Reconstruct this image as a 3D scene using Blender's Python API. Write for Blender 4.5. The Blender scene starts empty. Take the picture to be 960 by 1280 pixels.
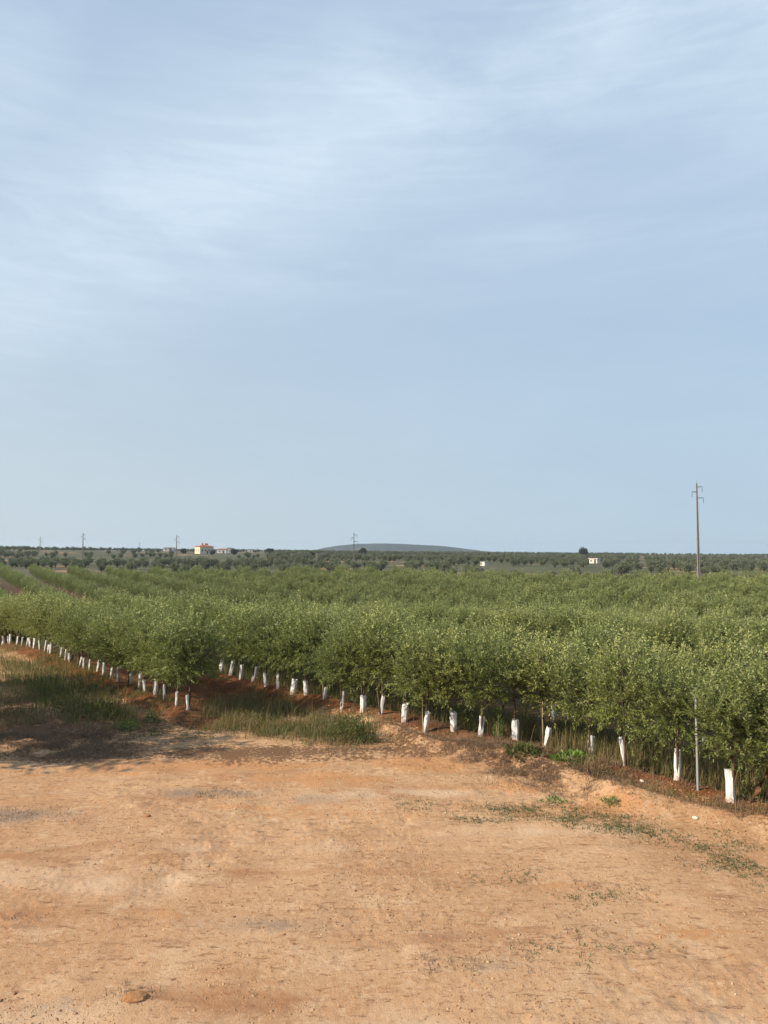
import bpy, math, random
import numpy as np
from mathutils import Vector, Matrix
random.seed(11)
RNG = np.random.default_rng(11)
SC = bpy.context.scene
COL = SC.collection
R = math.radians
H = 5.5            # eye height above the yard
F = 925.0          # focal length in photo pixels
HZ = 692.0         # eye level in the photo

# ------------------------------------------------------------------ noise
def _hash(ix, iy, seed):
    h = (ix.astype(np.int64) * 374761393 + iy.astype(np.int64) * 668265263 + seed * 1442695041) & 0xFFFFFFFF
    h = ((h ^ (h >> 13)) * 1274126177) & 0xFFFFFFFF
    return ((h ^ (h >> 16)) & 0xFFFF) / 65535.0
def vnoise(x, y, seed=0):
    x = np.asarray(x, float); y = np.asarray(y, float)
    ix = np.floor(x); iy = np.floor(y)
    fx = x - ix; fy = y - iy
    fx = fx * fx * (3 - 2 * fx); fy = fy * fy * (3 - 2 * fy)
    a = _hash(ix, iy, seed); b = _hash(ix + 1, iy, seed)
    c = _hash(ix, iy + 1, seed); d = _hash(ix + 1, iy + 1, seed)
    return (a + (b - a) * fx) * (1 - fy) + (c + (d - c) * fx) * fy
def fbm(x, y, seed=0, octs=4):
    v = 0; amp = .5; tot = 0
    for o in range(octs):
        v = v + amp * vnoise(np.asarray(x) * 2**o + 17.3 * o, np.asarray(y) * 2**o + 9.1 * o, seed + o)
        tot += amp; amp *= .5
    return v / tot
def sstep(e0, e1, x):
    t = np.clip((x - e0) / (e1 - e0), 0, 1)
    return t * t * (3 - 2 * t)

# ------------------------------------------------------------------ layout of the land
def G(px, py):
    """photo pixel -> point of the flat yard"""
    D = H * F / (py - HZ)
    return ((px - 480) / F * D, D)
RD = np.array([-.675, .738]); RD /= np.linalg.norm(RD)       # direction of the orchard rows
RN = np.array([RD[1], -RD[0]])                                # pointing into the field
# the rows in the photo, nearest first (pixel of the foot of each guard)
A_PX = [(905,1002),(840,981),(777,964),(733,942),(677,933),(642,928),(599,925),(566,918),(530,915),(505,907),
        (476,900),(454,894),(428,888),(406,880),(384,874),(367,871),(349,866),(334,863),(318,858),(303,853),(290,849),(278,846)]
A_PTS = [(7.93,16.35)] + [G(*p) for p in A_PX]
B_PX0, B_PX1 = G(240, 893), G(0, 795)
def s_of(x, y): return x * RN[0] + y * RN[1]
def t_of(x, y): return x * RD[0] + y * RD[1]
A_S = float(np.mean([s_of(*p) for p in A_PTS]))
A_T1 = t_of(*A_PTS[-1])
bd = np.array(B_PX1) - np.array(B_PX0); B_LEN = np.linalg.norm(bd); bd /= B_LEN
bn = np.array([bd[1], -bd[0]])

KN = [  # (radius, left, centre, right)
 (0,0,0,0),(30,0,0,-.1),(36,0,-.1,-.4),(46,.05,-.6,-1.3),(52,-.3,-1.2,-1.9),(62,-3.0,-2.3,-2.3),(75,-5.0,-3.2,-2.2),(90,-6.0,-3.2,-1.7),(120,-5.2,-2.0,-.6),(160,-2.9,-.4,-.2),
 (200,-1.2,.4,0),(240,1.2,.9,.2),(300,2.3,1.5,.3),(400,4.6,2.9,.4),(500,7.3,3.8,.6),(700,9.2,5.2,1.2),(1000,9.9,6.6,2.6),(4300,9.6,7.0,2.4)]
KN = np.array(KN, float)
def ridge(x, y):
    """planting ridges of the two nearest rows"""
    s = s_of(x, y); t = t_of(x, y)
    w = .75 + .5 * vnoise(t * .7, s * .3, 5)
    a = .26 * np.exp(-((s - A_S - .05) / .62)**2) * w * sstep(2, 5, t)
    px_ = x - B_PX0[0]; py_ = y - B_PX0[1]
    tb = px_ * bd[0] + py_ * bd[1]; sb = px_ * bn[0] + py_ * bn[1]
    b = .28 * np.exp(-(sb / .65)**2) * w * sstep(-1.5, .5, tb)
    return a + b
def broad(x, y):
    x = np.asarray(x, float); y = np.asarray(y, float)
    r = np.hypot(x, y)
    a = np.clip(x / np.maximum(y, 1.0), -.6, .6)
    l = np.interp(r, KN[:,0], KN[:,1]); c = np.interp(r, KN[:,0], KN[:,2]); g = np.interp(r, KN[:,0], KN[:,3])
    wl = np.clip(-a / .5, 0, 1); wr = np.clip(a / .5, 0, 1)
    z = c * (1 - wl - wr) + l * wl + g * wr
    return z * sstep(-5, 25, y)
# low bank of spoil in front of the right half of the front row
def bank(x, y):
    t = t_of(x, y); s = s_of(x, y)
    m = sstep(5.0, 7, t) * (1 - sstep(17.5, 20, t))
    return m * .24 * np.exp(-((s - (A_S - 1.05 - .35 * np.sin(t * .9))) / .5)**2) * (.55 + .9 * vnoise(x * 1.1, y * 1.1, 77))
def rut(x, y):
    """wheel tracks bending across the yard"""
    yc = 18.4 + .02 * x + 1.1 * np.sin((x + 3) * .14)
    d1 = y - yc; z = 0
    for off, amp in ((0, .06), (1.55, .06), (-3.4, .035), (-4.9, .035)):
        z = z - amp * np.exp(-((d1 - off) / .24)**2) + .4 * amp * np.exp(-((np.abs(d1 - off) - .42) / .16)**2)
    return z
def height(x, y):
    x = np.asarray(x, float); y = np.asarray(y, float)
    z = broad(x, y) + ridge(x, y) + bank(x, y)
    r = np.hypot(x, y)
    near = 1 - sstep(45, 80, r)
    rough = .35 + 1.3 * sstep(.42, .68, fbm(x * .35, y * .35, 40, 3)) + 1.2 * np.exp(-((s_of(x, y) - A_S + .9) / 1.1)**2)
    u = fbm(x * .45, y * .45, 21, 3) - .5
    v = fbm(x * 1.9, y * 1.9, 31, 3) - .5
    w = np.abs(fbm(x * 6.5, y * 6.5, 51, 2) - .5)
    w2 = fbm(x * 14., y * 14., 61, 2) - .5
    z = z + near * (u * .14 + v * .062 * rough - w * .016 * rough + w2 * .016 * rough + rut(x, y))
    far = sstep(60, 200, r)
    return z + far * (fbm(x * .01, y * .01, 71, 3) - .5) * 1.2

# ------------------------------------------------------------------ tagging and mesh helpers
def tag(o, label=None, cat=None, group=None, kind=None):
    if label: o['label'] = label
    if cat: o['category'] = cat
    if group: o['group'] = group
    if kind: o['kind'] = kind
    return o
def link(name, me, mat=None, parent=None):
    if mat is not None and not me.materials: me.materials.append(mat)
    o = bpy.data.objects.new(name, me); COL.objects.link(o)
    if parent: o.parent = parent
    return o
def empty(name, loc=(0,0,0), rz=0):
    o = bpy.data.objects.new(name, None); COL.objects.link(o)
    o.empty_display_size = .2
    o.location = loc; o.rotation_euler = (0,0,rz)
    return o
def mesh_np(name, co, faces, smooth=False):
    """co (n,3); faces: int array (m,k) or list of such arrays"""
    if not isinstance(faces, list): faces = [faces]
    faces = [np.asarray(f, np.int32) for f in faces if len(f)]
    me = bpy.data.meshes.new(name)
    co = np.ascontiguousarray(co, np.float32)
    me.vertices.add(len(co)); me.vertices.foreach_set('co', co.ravel())
    tot = np.concatenate([np.full(len(f), f.shape[1], np.int32) for f in faces])
    lv = np.concatenate([f.ravel() for f in faces])
    st = np.concatenate([[0], np.cumsum(tot)[:-1]]).astype(np.int32)
    me.loops.add(len(lv)); me.loops.foreach_set('vertex_index', lv)
    me.polygons.add(len(tot)); me.polygons.foreach_set('loop_start', st); me.polygons.foreach_set('loop_total', tot)
    if smooth: me.polygons.foreach_set('use_smooth', np.ones(len(tot), bool))
    me.update(calc_edges=True)
    return me
class MB:
    def __init__(s): s.v = []; s.f = []
    def add(s, vs, fs):
        o = len(s.v); s.v += [tuple(v) for v in vs]; s.f += [tuple(i + o for i in f) for f in fs]
    def box(s, c, d, m=None):
        x, y, z = [k / 2 for k in d]
        vs = [Vector((sx * x, sy * y, sz * z)) for sz in (-1,1) for sx, sy in ((-1,-1),(1,-1),(1,1),(-1,1))]
        if m is not None: vs = [m @ v for v in vs]
        vs = [v + Vector(c) for v in vs]
        s.add(vs, [(3,2,1,0),(4,5,6,7),(0,1,5,4),(1,2,6,5),(2,3,7,6),(3,0,4,7)])
    def tube(s, pts, rad, n=7, cap=True):
        pts = [Vector(p) for p in pts]; rings = []
        for i, p in enumerate(pts):
            t = (pts[min(i+1, len(pts)-1)] - pts[max(i-1, 0)]).normalized()
            a = Vector((0,0,1)) if abs(t.z) < .9 else Vector((1,0,0))
            u = t.cross(a).normalized(); w = t.cross(u)
            r = rad[i] if hasattr(rad, '__len__') else rad
            rings.append([p + (u * math.cos(k * 2 * math.pi / n) + w * math.sin(k * 2 * math.pi / n)) * r for k in range(n)])
        vs = [v for rg in rings for v in rg]; fs = []
        for i in range(len(rings) - 1):
            for k in range(n):
                fs.append((i*n+k, i*n+(k+1)%n, (i+1)*n+(k+1)%n, (i+1)*n+k))
        if cap:
            fs.append(tuple(range(n-1,-1,-1))); fs.append(tuple((len(rings)-1)*n+k for k in range(n)))
        s.add(vs, fs)
    def mesh(s, name, smooth=False):
        me = bpy.data.meshes.new(name); me.from_pydata(s.v, [], s.f); me.update()
        if smooth:
            me.polygons.foreach_set('use_smooth', np.ones(len(me.polygons), bool))
        return me
    def build(s, name, mat, parent=None, smooth=False):
        return link(name, s.mesh(name, smooth), mat, parent)

# ------------------------------------------------------------------ materials
class NT:
    def __init__(s, name):
        s.m = bpy.data.materials.new(name); s.m.use_nodes = True
        s.t = s.m.node_tree; s.t.nodes.clear()
        s.out = s.t.nodes.new('ShaderNodeOutputMaterial')
    def n(s, typ, **kw):
        nd = s.t.nodes.new(typ)
        for k, v in kw.items(): setattr(nd, k, v)
        return nd
    def l(s, a, b): s.t.links.new(a, b)
    def val(s, sock, v):
        if hasattr(v, 'is_output') or isinstance(v, bpy.types.NodeSocket): s.l(v, sock)
        else: sock.default_value = v
    def noise(s, scale, detail=4, rough=.55, vec=None, dist=0):
        nd = s.n('ShaderNodeTexNoise'); nd.inputs['Scale'].default_value = scale
        nd.inputs['Detail'].default_value = detail; nd.inputs['Roughness'].default_value = rough
        nd.inputs['Distortion'].default_value = dist
        if vec is not None: s.l(vec, nd.inputs['Vector'])
        return nd.outputs['Fac']
    def ramp(s, fac, stops):
        nd = s.n('ShaderNodeValToRGB'); e = nd.color_ramp.elements
        while len(e) < len(stops): e.new(.5)
        for el, (p, c) in zip(e, stops):
            el.position = p; el.color = (*c, 1) if len(c) == 3 else c
        s.val(nd.inputs['Fac'], fac); return nd.outputs['Color']
    def mix(s, fac, a, b, blend='MIX'):
        nd = s.n('ShaderNodeMix', data_type='RGBA', blend_type=blend)
        s.val(nd.inputs[0], fac); s.val(nd.inputs[6], a if not isinstance(a, tuple) else (*a, 1)); s.val(nd.inputs[7], b if not isinstance(b, tuple) else (*b, 1))
        return nd.outputs[2]
    def math(s, op, a, b=0., clamp=False):
        nd = s.n('ShaderNodeMath', operation=op, use_clamp=clamp); s.val(nd.inputs[0], a); s.val(nd.inputs[1], b); return nd.outputs[0]
    def rng(s, v, a, b, c=0., d=1.):
        nd = s.n('ShaderNodeMapRange'); s.val(nd.inputs[0], v)
        for i, q in enumerate((a, b, c, d)): nd.inputs[i+1].default_value = q
        return nd.outputs[0]
    def attr(s, name):
        nd = s.n('ShaderNodeAttribute'); nd.attribute_name = name; return nd.outputs['Fac']
    def coord(s, which='Object', scale=None):
        c = s.n('ShaderNodeTexCoord').outputs[which]
        if scale is None: return c
        mp = s.n('ShaderNodeMapping'); mp.inputs['Scale'].default_value = scale; s.l(c, mp.inputs['Vector']); return mp.outputs[0]
    def bump(s, h, strength, dist):
        nd = s.n('ShaderNodeBump'); nd.inputs['Strength'].default_value = strength; nd.inputs['Distance'].default_value = dist
        s.l(h, nd.inputs['Height']); return nd.outputs[0]
    def bsdf(s, col, rough=.8, normal=None, spec=.3, **kw):
        b = s.n('ShaderNodeBsdfPrincipled'); s.val(b.inputs['Base Color'], col if not isinstance(col, tuple) else (*col, 1))
        s.val(b.inputs['Roughness'], rough); b.inputs['Specular IOR Level'].default_value = spec
        if normal is not None: s.l(normal, b.inputs['Normal'])
        return b.outputs[0]
    def done(s, sh): s.l(sh, s.out.inputs['Surface']); return s.m

def m_simple(name, col, rough=.8, var=.25, scale=6., spec=.3, bump=0.):
    t = NT(name); c = t.coord('Object'); nz = t.noise(scale, 5, .6, c)
    f = t.rng(nz, .3, .7, 1 - var, 1 + var)
    mul = t.n('ShaderNodeVectorMath', operation='SCALE'); mul.inputs[0].default_value = col; t.l(f, mul.inputs['Scale'])
    nrm = t.bump(nz, bump, .02) if bump else None
    return t.done(t.bsdf(mul.outputs[0], rough, nrm, spec))

def m_leaf(name, tops, under, rough=.5, trans=.25, spec=.35, young=None):
    """leaf colours vary leaf by leaf, the underside is paler"""
    t = NT(name)
    g = t.n('ShaderNodeNewGeometry')
    top = t.ramp(g.outputs['Random Per Island'], [(i / (len(tops) - 1), c) for i, c in enumerate(tops)])
    if young: top = t.mix(t.attr('young'), top, young)  # new growth tint, also painting sunlit crown tops into the leaf colour
    oi = t.n('ShaderNodeObjectInfo')
    hs = t.n('ShaderNodeHueSaturation')
    t.l(top, hs.inputs['Color'])
    t.l(t.rng(oi.outputs['Random'], 0, 1, .80, 1.22), hs.inputs['Value'])
    t.l(t.rng(oi.outputs['Random'], 0, 1, .515, .487), hs.inputs['Hue'])
    col = hs.outputs['Color']
    c2 = t.mix(g.outputs['Backfacing'], col, under)
    b = t.bsdf(c2, rough, None, spec)
    tr = t.n('ShaderNodeBsdfTranslucent')
    t.l(t.mix(.5, c2, (.24, .30, .03)), tr.inputs['Color'])
    mx = t.n('ShaderNodeMixShader'); mx.inputs[0].default_value = trans
    t.l(b, mx.inputs[1]); t.l(tr.outputs[0], mx.inputs[2])
    return t.done(mx.outputs[0])

def m_ground():
    t = NT('earth')
    c = t.coord('Object')
    big = t.noise(.22, 5, .55, c, .4); mid = t.noise(1.3, 5, .6, c); fine = t.noise(9, 6, .65, c); grit = t.noise(55, 4, .7, c)
    # pale compacted yard, orange under it
    yard = t.mix(t.rng(big, .38, .64), (.470, .296, .166), (.400, .230, .120))
    yard = t.mix(t.rng(mid, .52, .72, 0, .8), yard, (.53, .365, .225))
    yard = t.mix(t.rng(fine, .56, .66, 0, .6), yard, (.29, .145, .066))
    yard = t.mix(t.rng(fine, .46, .32, 0, .55), yard, (.54, .40, .27))
    streak = t.noise(2.2, 5, .7, t.coord('Object', (.55, 1.8, 1)))
    yard = t.mix(t.rng(streak, .55, .68, 0, .7), yard, (.26, .145, .078))
    shadow_dash = t.noise(7., 6, .72, t.coord('Object', (.5, 1.5, 1)))  # dark dashes paint the small shadows of earth ridges and litter
    yard = t.mix(t.rng(shadow_dash, .57, .64, 0, .8), yard, (.19, .10, .052))
    shadow_dash2 = t.noise(19., 5, .7, t.coord('Object', (.45, 1.4, 1)))  # finer painted shadow dashes
    yard = t.mix(t.math('MULTIPLY', t.rng(shadow_dash2, .58, .66, 0, .75), t.rng(mid, .38, .58, .15, 1.)), yard, (.21, .11, .056))
    yard = t.mix(t.rng(t.noise(.55, 5, .62, t.coord('Object', (.5, 1.3, 1))), .56, .68, 0, .75), yard, (.31, .150, .072))
    yard = t.mix(t.rng(grit, .60, .74, 0, .6), yard, (.22, .115, .06))
    yard = t.mix(t.rng(grit, .36, .26, 0, .5), yard, (.60, .46, .33))
    # turned red soil of the planting ridges
    red = t.mix(t.rng(mid, .35, .65), (.105, .040, .016), (.185, .075, .030))
    red = t.mix(t.rng(fine, .5, .7, 0, .6), red, (.27, .125, .055))
    # grey gravel, dark brown earth (also painted shade on the mid track), pale dust
    grv = t.mix(t.rng(grit, .4, .6), (.16, .115, .08), (.34, .25, .18))
    hum_shade = t.mix(t.rng(fine, .35, .65), (.115, .065, .036), (.19, .105, .056))
    pale = t.mix(t.rng(fine, .35, .65), (.56, .405, .27), (.47, .31, .19))
    def soft(a, src, k=.5):
        v = t.math('ADD', a, t.rng(src, .3, .7, -k, k)); return t.rng(v, .35, .65)
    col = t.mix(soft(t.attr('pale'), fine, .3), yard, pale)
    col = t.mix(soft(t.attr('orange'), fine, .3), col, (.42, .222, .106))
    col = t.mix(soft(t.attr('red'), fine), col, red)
    col = t.mix(soft(t.attr('humus_shade'), fine), col, hum_shade)
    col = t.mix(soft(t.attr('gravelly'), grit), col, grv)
    col = t.mix(t.math('MULTIPLY', t.attr('aisle_shade'), t.rng(fine, .3, .6, .5, 1.)), col, (.046, .036, .020))  # weedy ground between rows, darkened to paint the shade of the rows
    # open country beyond the field
    f1 = t.noise(.012, 5, .6, c); f2 = t.noise(.09, 5, .6, c)
    far = t.mix(t.rng(f1, .42, .58), (.074, .080, .046), (.108, .100, .060))
    far = t.mix(t.rng(f2, .45, .65, 0, .7), far, (.066, .074, .038))
    far = t.mix(t.rng(t.noise(.3, 4, .6, t.coord('Object', (.35, 1, 1))), .5, .62, 0, .6), far, (.05, .058, .032))
    far = t.mix(t.rng(t.noise(.03, 3, .5, c), .60, .64, 0, .9), far, (.29, .175, .10))
    col = t.mix(t.attr('country'), col, far)
    hgt = t.math('ADD', t.math('MULTIPLY', fine, .5), t.math('MULTIPLY', grit, .30))
    nrm = t.bump(hgt, .9, .06)
    return t.done(t.bsdf(col, .95, nrm, .12))

M = {}
M['ground'] = m_ground()
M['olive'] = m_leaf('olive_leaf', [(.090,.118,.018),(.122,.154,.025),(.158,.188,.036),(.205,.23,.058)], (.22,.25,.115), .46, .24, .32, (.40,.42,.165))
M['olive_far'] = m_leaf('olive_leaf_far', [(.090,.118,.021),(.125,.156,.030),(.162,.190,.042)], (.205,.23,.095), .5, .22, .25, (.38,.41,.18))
M['grove'] = m_leaf('grove_leaf', [(.076,.092,.056),(.108,.124,.076),(.148,.164,.104)], (.165,.18,.125), .6, .15, .2)
M['dark_leaf'] = m_leaf('dark_leaf', [(.020,.030,.014),(.035,.046,.022)], (.05,.06,.035), .6, .1, .2)
M['bright_leaf'] = m_leaf('bright_leaf', [(.06,.13,.018),(.10,.185,.028),(.15,.23,.05)], (.15,.21,.07), .5, .35)
M['weed'] = m_leaf('weed_blade', [(.050,.070,.020),(.085,.105,.030),(.15,.14,.055),(.20,.16,.08)], (.12,.13,.055), .6, .3, .2)
M['low_weed'] = m_leaf('low_weed_blade', [(.042,.072,.022),(.065,.10,.032),(.11,.13,.052)], (.08,.10,.04), .65, .2, .15)
M['dry'] = m_leaf('dry_blade', [(.17,.125,.055),(.24,.18,.085),(.13,.125,.045),(.34,.27,.14)], (.22,.17,.085), .8, .25, .1)
M['brush'] = m_leaf('dry_twig', [(.17,.105,.065),(.24,.155,.10),(.32,.23,.15)], (.20,.13,.085), .85, .1, .1)
M['bark'] = m_simple('bark', (.115,.085,.055), .9, .35, 30, .1, .5)
M['red_bark'] = m_simple('reddish_bark', (.15,.085,.045), .9, .3, 30, .1, .5)
M['cane'] = m_simple('cane', (.42,.33,.19), .7, .15, 20)
M['concrete'] = m_simple('concrete', (.23,.205,.175), .9, .18, 2., .15)
M['steel'] = m_simple('galvanised_steel', (.30,.31,.31), .5, .12, 9., .5)
M['dark_steel'] = m_simple('dark_steel', (.12,.125,.13), .6, .1, 9., .4)
M['glass_ins'] = m_simple('insulator_glass', (.16,.20,.19), .25, .1, 5., .5)
M['cream'] = m_simple('cream_plaster', (.64,.54,.40), .9, .08, .6)
M['ochre'] = m_simple('ochre_plaster', (.55,.36,.22), .9, .1, .6)
M['white_wall'] = m_simple('white_plaster', (.62,.60,.55), .9, .07, .8)
M['pale_wall'] = m_simple('grey_plaster', (.50,.49,.46), .9, .1, .8)
M['roof'] = m_simple('terracotta', (.36,.145,.08), .9, .22, 3.)
M['shutter'] = m_simple('shutter', (.10,.11,.10), .6, .1, 3.)
M['door'] = m_simple('door_wood', (.13,.075,.045), .7, .2, 4.)
M['stone'] = m_simple('stone', (.40,.28,.18), .95, .4, 12., .1, .5)
M['pale_stone'] = m_simple('pale_stone', (.62,.52,.40), .95, .2, 14., .1, .5)
M['clod'] = m_simple('clod', (.30,.155,.072), .95, .3, 14., .1, .6)
def m_gravel():
    t = NT('gravel_grains'); g = t.n('ShaderNodeNewGeometry')
    c = t.ramp(g.outputs['Random Per Island'], [(0,(.20,.10,.05)),(.35,(.34,.20,.105)),(.7,(.42,.265,.145)),(.97,(.46,.30,.17)),(1,(.54,.41,.28))])
    return t.done(t.bsdf(c, .95, None, .1))
M['gravel'] = m_gravel()
def m_guard():
    t = NT('guard_plastic'); c = t.coord('Object')
    n1 = t.noise(5, 4, .6, c); n2 = t.noise(22, 4, .6, c)
    sep = t.n('ShaderNodeSeparateXYZ'); t.l(c, sep.inputs[0])
    dirt = t.math('MULTIPLY', t.rng(sep.outputs['Z'], .24, .0), t.rng(n2, .38, .58))     # splashed red earth at the foot
    col = t.mix(t.rng(n1, .4, .7, 0, .35), (.82,.82,.80), (.68,.68,.65))
    col = t.mix(dirt, col, (.46,.27,.15))
    b = t.bsdf(col, .5, t.bump(n1, .35, .03), .35)
    tr = t.n('ShaderNodeBsdfTranslucent'); tr.inputs['Color'].default_value = (.7,.7,.68,1)
    mx = t.n('ShaderNodeMixShader'); mx.inputs[0].default_value = .12
    t.l(b, mx.inputs[1]); t.l(tr.outputs[0], mx.inputs[2])
    return t.done(mx.outputs[0])
M['guard'] = m_guard()
def m_hill():
    t = NT('hill_scrub'); c = t.coord('Object')
    n1 = t.noise(.018, 6, .6, c); n2 = t.noise(.006, 4, .6, t.coord('Object', (1, 1, 6)))
    col = t.mix(t.rng(n1, .42, .6), (.024, .034, .024), (.045, .052, .034))
    col = t.mix(t.rng(n2, .56, .64, 0, .6), col, (.10, .09, .065))
    return t.done(t.bsdf(col, .95, None, .05))
M['hill'] = m_hill()

# ------------------------------------------------------------------ ground sheet
def build_ground():
    rr = [0., 2., 4., 6.]
    r = 7.
    while r < 46: rr.append(r); r *= 1.0046
    while r < 130: rr.append(r); r *= 1.02
    while r < 4150: rr.append(r); r *= 1.035
    rr.append(4150.)
    rr = np.array(rr)
    a = np.concatenate([np.linspace(-36, 36, 640), np.linspace(36, 324, 74)[1:-1]])
    a = np.radians(90 - a)
    nr, na = len(rr), len(a)
    RR, AA = np.meshgrid(rr[1:], a, indexing='ij')
    x = np.concatenate([[0.], (RR * np.cos(AA)).ravel()]); y = np.concatenate([[0.], (RR * np.sin(AA)).ravel()])
    z = height(x, y)
    i = np.arange(nr - 2)[:,None] * na; k = np.arange(na)[None,:]; k2 = (k + 1) % na
    q = np.stack([1+i+k, 1+i+na+k, 1+i+na+k2, 1+i+k2], -1).reshape(-1, 4)[:, ::-1]
    kk = np.arange(na); tri = np.stack([np.zeros(na, int), 1+kk, 1+(kk+1)%na], -1)[:, ::-1]
    me = mesh_np('ground', np.stack([x, y, z], -1), [tri, q], True)
    s = s_of(x, y); t = t_of(x, y); rad = np.hypot(x, y)
    n1 = fbm(x * .5, y * .5, 90, 4); n2 = fbm(x * 1.7, y * 1.7, 95, 3)
    red = np.exp(-((s - A_S - .1) / .9)**2) * sstep(3, 6, t)
    red = np.maximum(red, sstep(A_S - .3, A_S + .3, s))
    tb = (x - B_PX0[0]) * bd[0] + (y - B_PX0[1]) * bd[1]; sb = (x - B_PX0[0]) * bn[0] + (y - B_PX0[1]) * bn[1]
    red = np.maximum(red, sstep(-1.6, -.3, sb) * sstep(-3, -1, tb))
    red = np.maximum(red, sstep(-8.5, -6, -y + 17) * 0)
    def blob(px, py, rx, ry):
        cx, cy = G(px, py); return np.exp(-((x - cx) / rx)**2 - ((y - cy) / ry)**2)
    hum_shade = np.zeros_like(x)
    for px, py, rx, ry, k in ((60,905,6,2.6,.95),(380,905,3.2,2.2,.7),(560,925,2.2,1.2,.8),(320,936,5.5,.9,.85),(120,940,3,.7,.8),(480,935,2.2,.6,.7),(640,945,1.6,.8,.7),(700,962,1.6,.7,.75),(780,980,1.2,.5,.5),(900,1000,1,.5,.4)):  # the mid-track strips paint shade into the soil colour
        hum_shade = np.maximum(hum_shade, k * blob(px, py, rx, ry))
    hum_shade = np.maximum(hum_shade, .95 * sstep(A_S + .3, A_S + 1.0, s)); hum_shade = np.maximum(hum_shade, sstep(46, 50, t) * (sb > .8))
    aisle_shade = np.maximum(sstep(A_S + 1.2, A_S + 4., s), sstep(48, 54, t) * (sb > 1.5)) * (.55 + .45 * fbm(x * .6, y * .6, 33, 3))  # ground between rows whose dark colour stands in for row shade
    orange = np.zeros_like(x)
    for px, py, rx, ry, k in ((420,968,2.2,.8,.8),(250,950,6.,.9,.7),(760,1000,2.0,.6,.65),(640,975,1.6,.6,.7),(330,1003,2.2,.3,.5),(700,1095,1.2,.25,.55),(860,1150,1.4,.3,.5),(30,1140,.9,.3,.6),(240,1130,1.4,.35,.45),(520,948,3.,1.0,.75),(80,962,3.,.5,.6),(400,1010,2.5,.35,.5),(600,1000,2.2,.35,.45)):
        orange = np.maximum(orange, k * blob(px, py, rx, ry))
    grv = np.zeros_like(x)
    for px, py, rx, ry, k in ((40,1012,1.6,.55,.8),(270,986,1.5,.35,.75),(400,992,1.4,.35,.5),(90,1235,.8,.3,.55),(620,1192,.7,.22,.5),(330,1145,1.2,.3,.5),(555,1155,.7,.25,.5),(200,1170,.6,.2,.4)):
        grv = np.maximum(grv, k * blob(px, py, rx, ry))
    pale = np.zeros_like(x)
    for px, py, rx, ry, k in ((540,985,1.8,.35,.8),(430,990,1.6,.35,.6),(560,945,1.4,.35,.6),(120,1090,4,.7,.5),(700,1030,3.5,.5,.5),(60,1250,1.6,.5,.75),(430,1260,2.4,.5,.55),(860,1260,1.6,.4,.65),(800,1090,2.5,.5,.45),(350,1050,3,.5,.5),(70,948,1.8,.4,.6)):
        pale = np.maximum(pale, k * blob(px, py, rx, ry))
    w = (n2 - .5) * .7
    country = sstep(170, 215, rad + 35 * (fbm(x * .02, y * .02, 99, 2) - .5))
    for nm, arr in (('red', red), ('humus_shade', hum_shade + w * (hum_shade > .02)), ('orange', orange + w * (orange > .05)), ('gravelly', grv + w * (grv > .05)), ('pale', pale + w * (pale > .05)), ('country', country), ('aisle_shade', aisle_shade)):
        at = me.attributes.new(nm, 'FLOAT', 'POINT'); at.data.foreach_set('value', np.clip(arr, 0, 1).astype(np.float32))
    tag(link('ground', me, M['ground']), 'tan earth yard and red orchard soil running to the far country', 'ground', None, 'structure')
build_ground()

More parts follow.
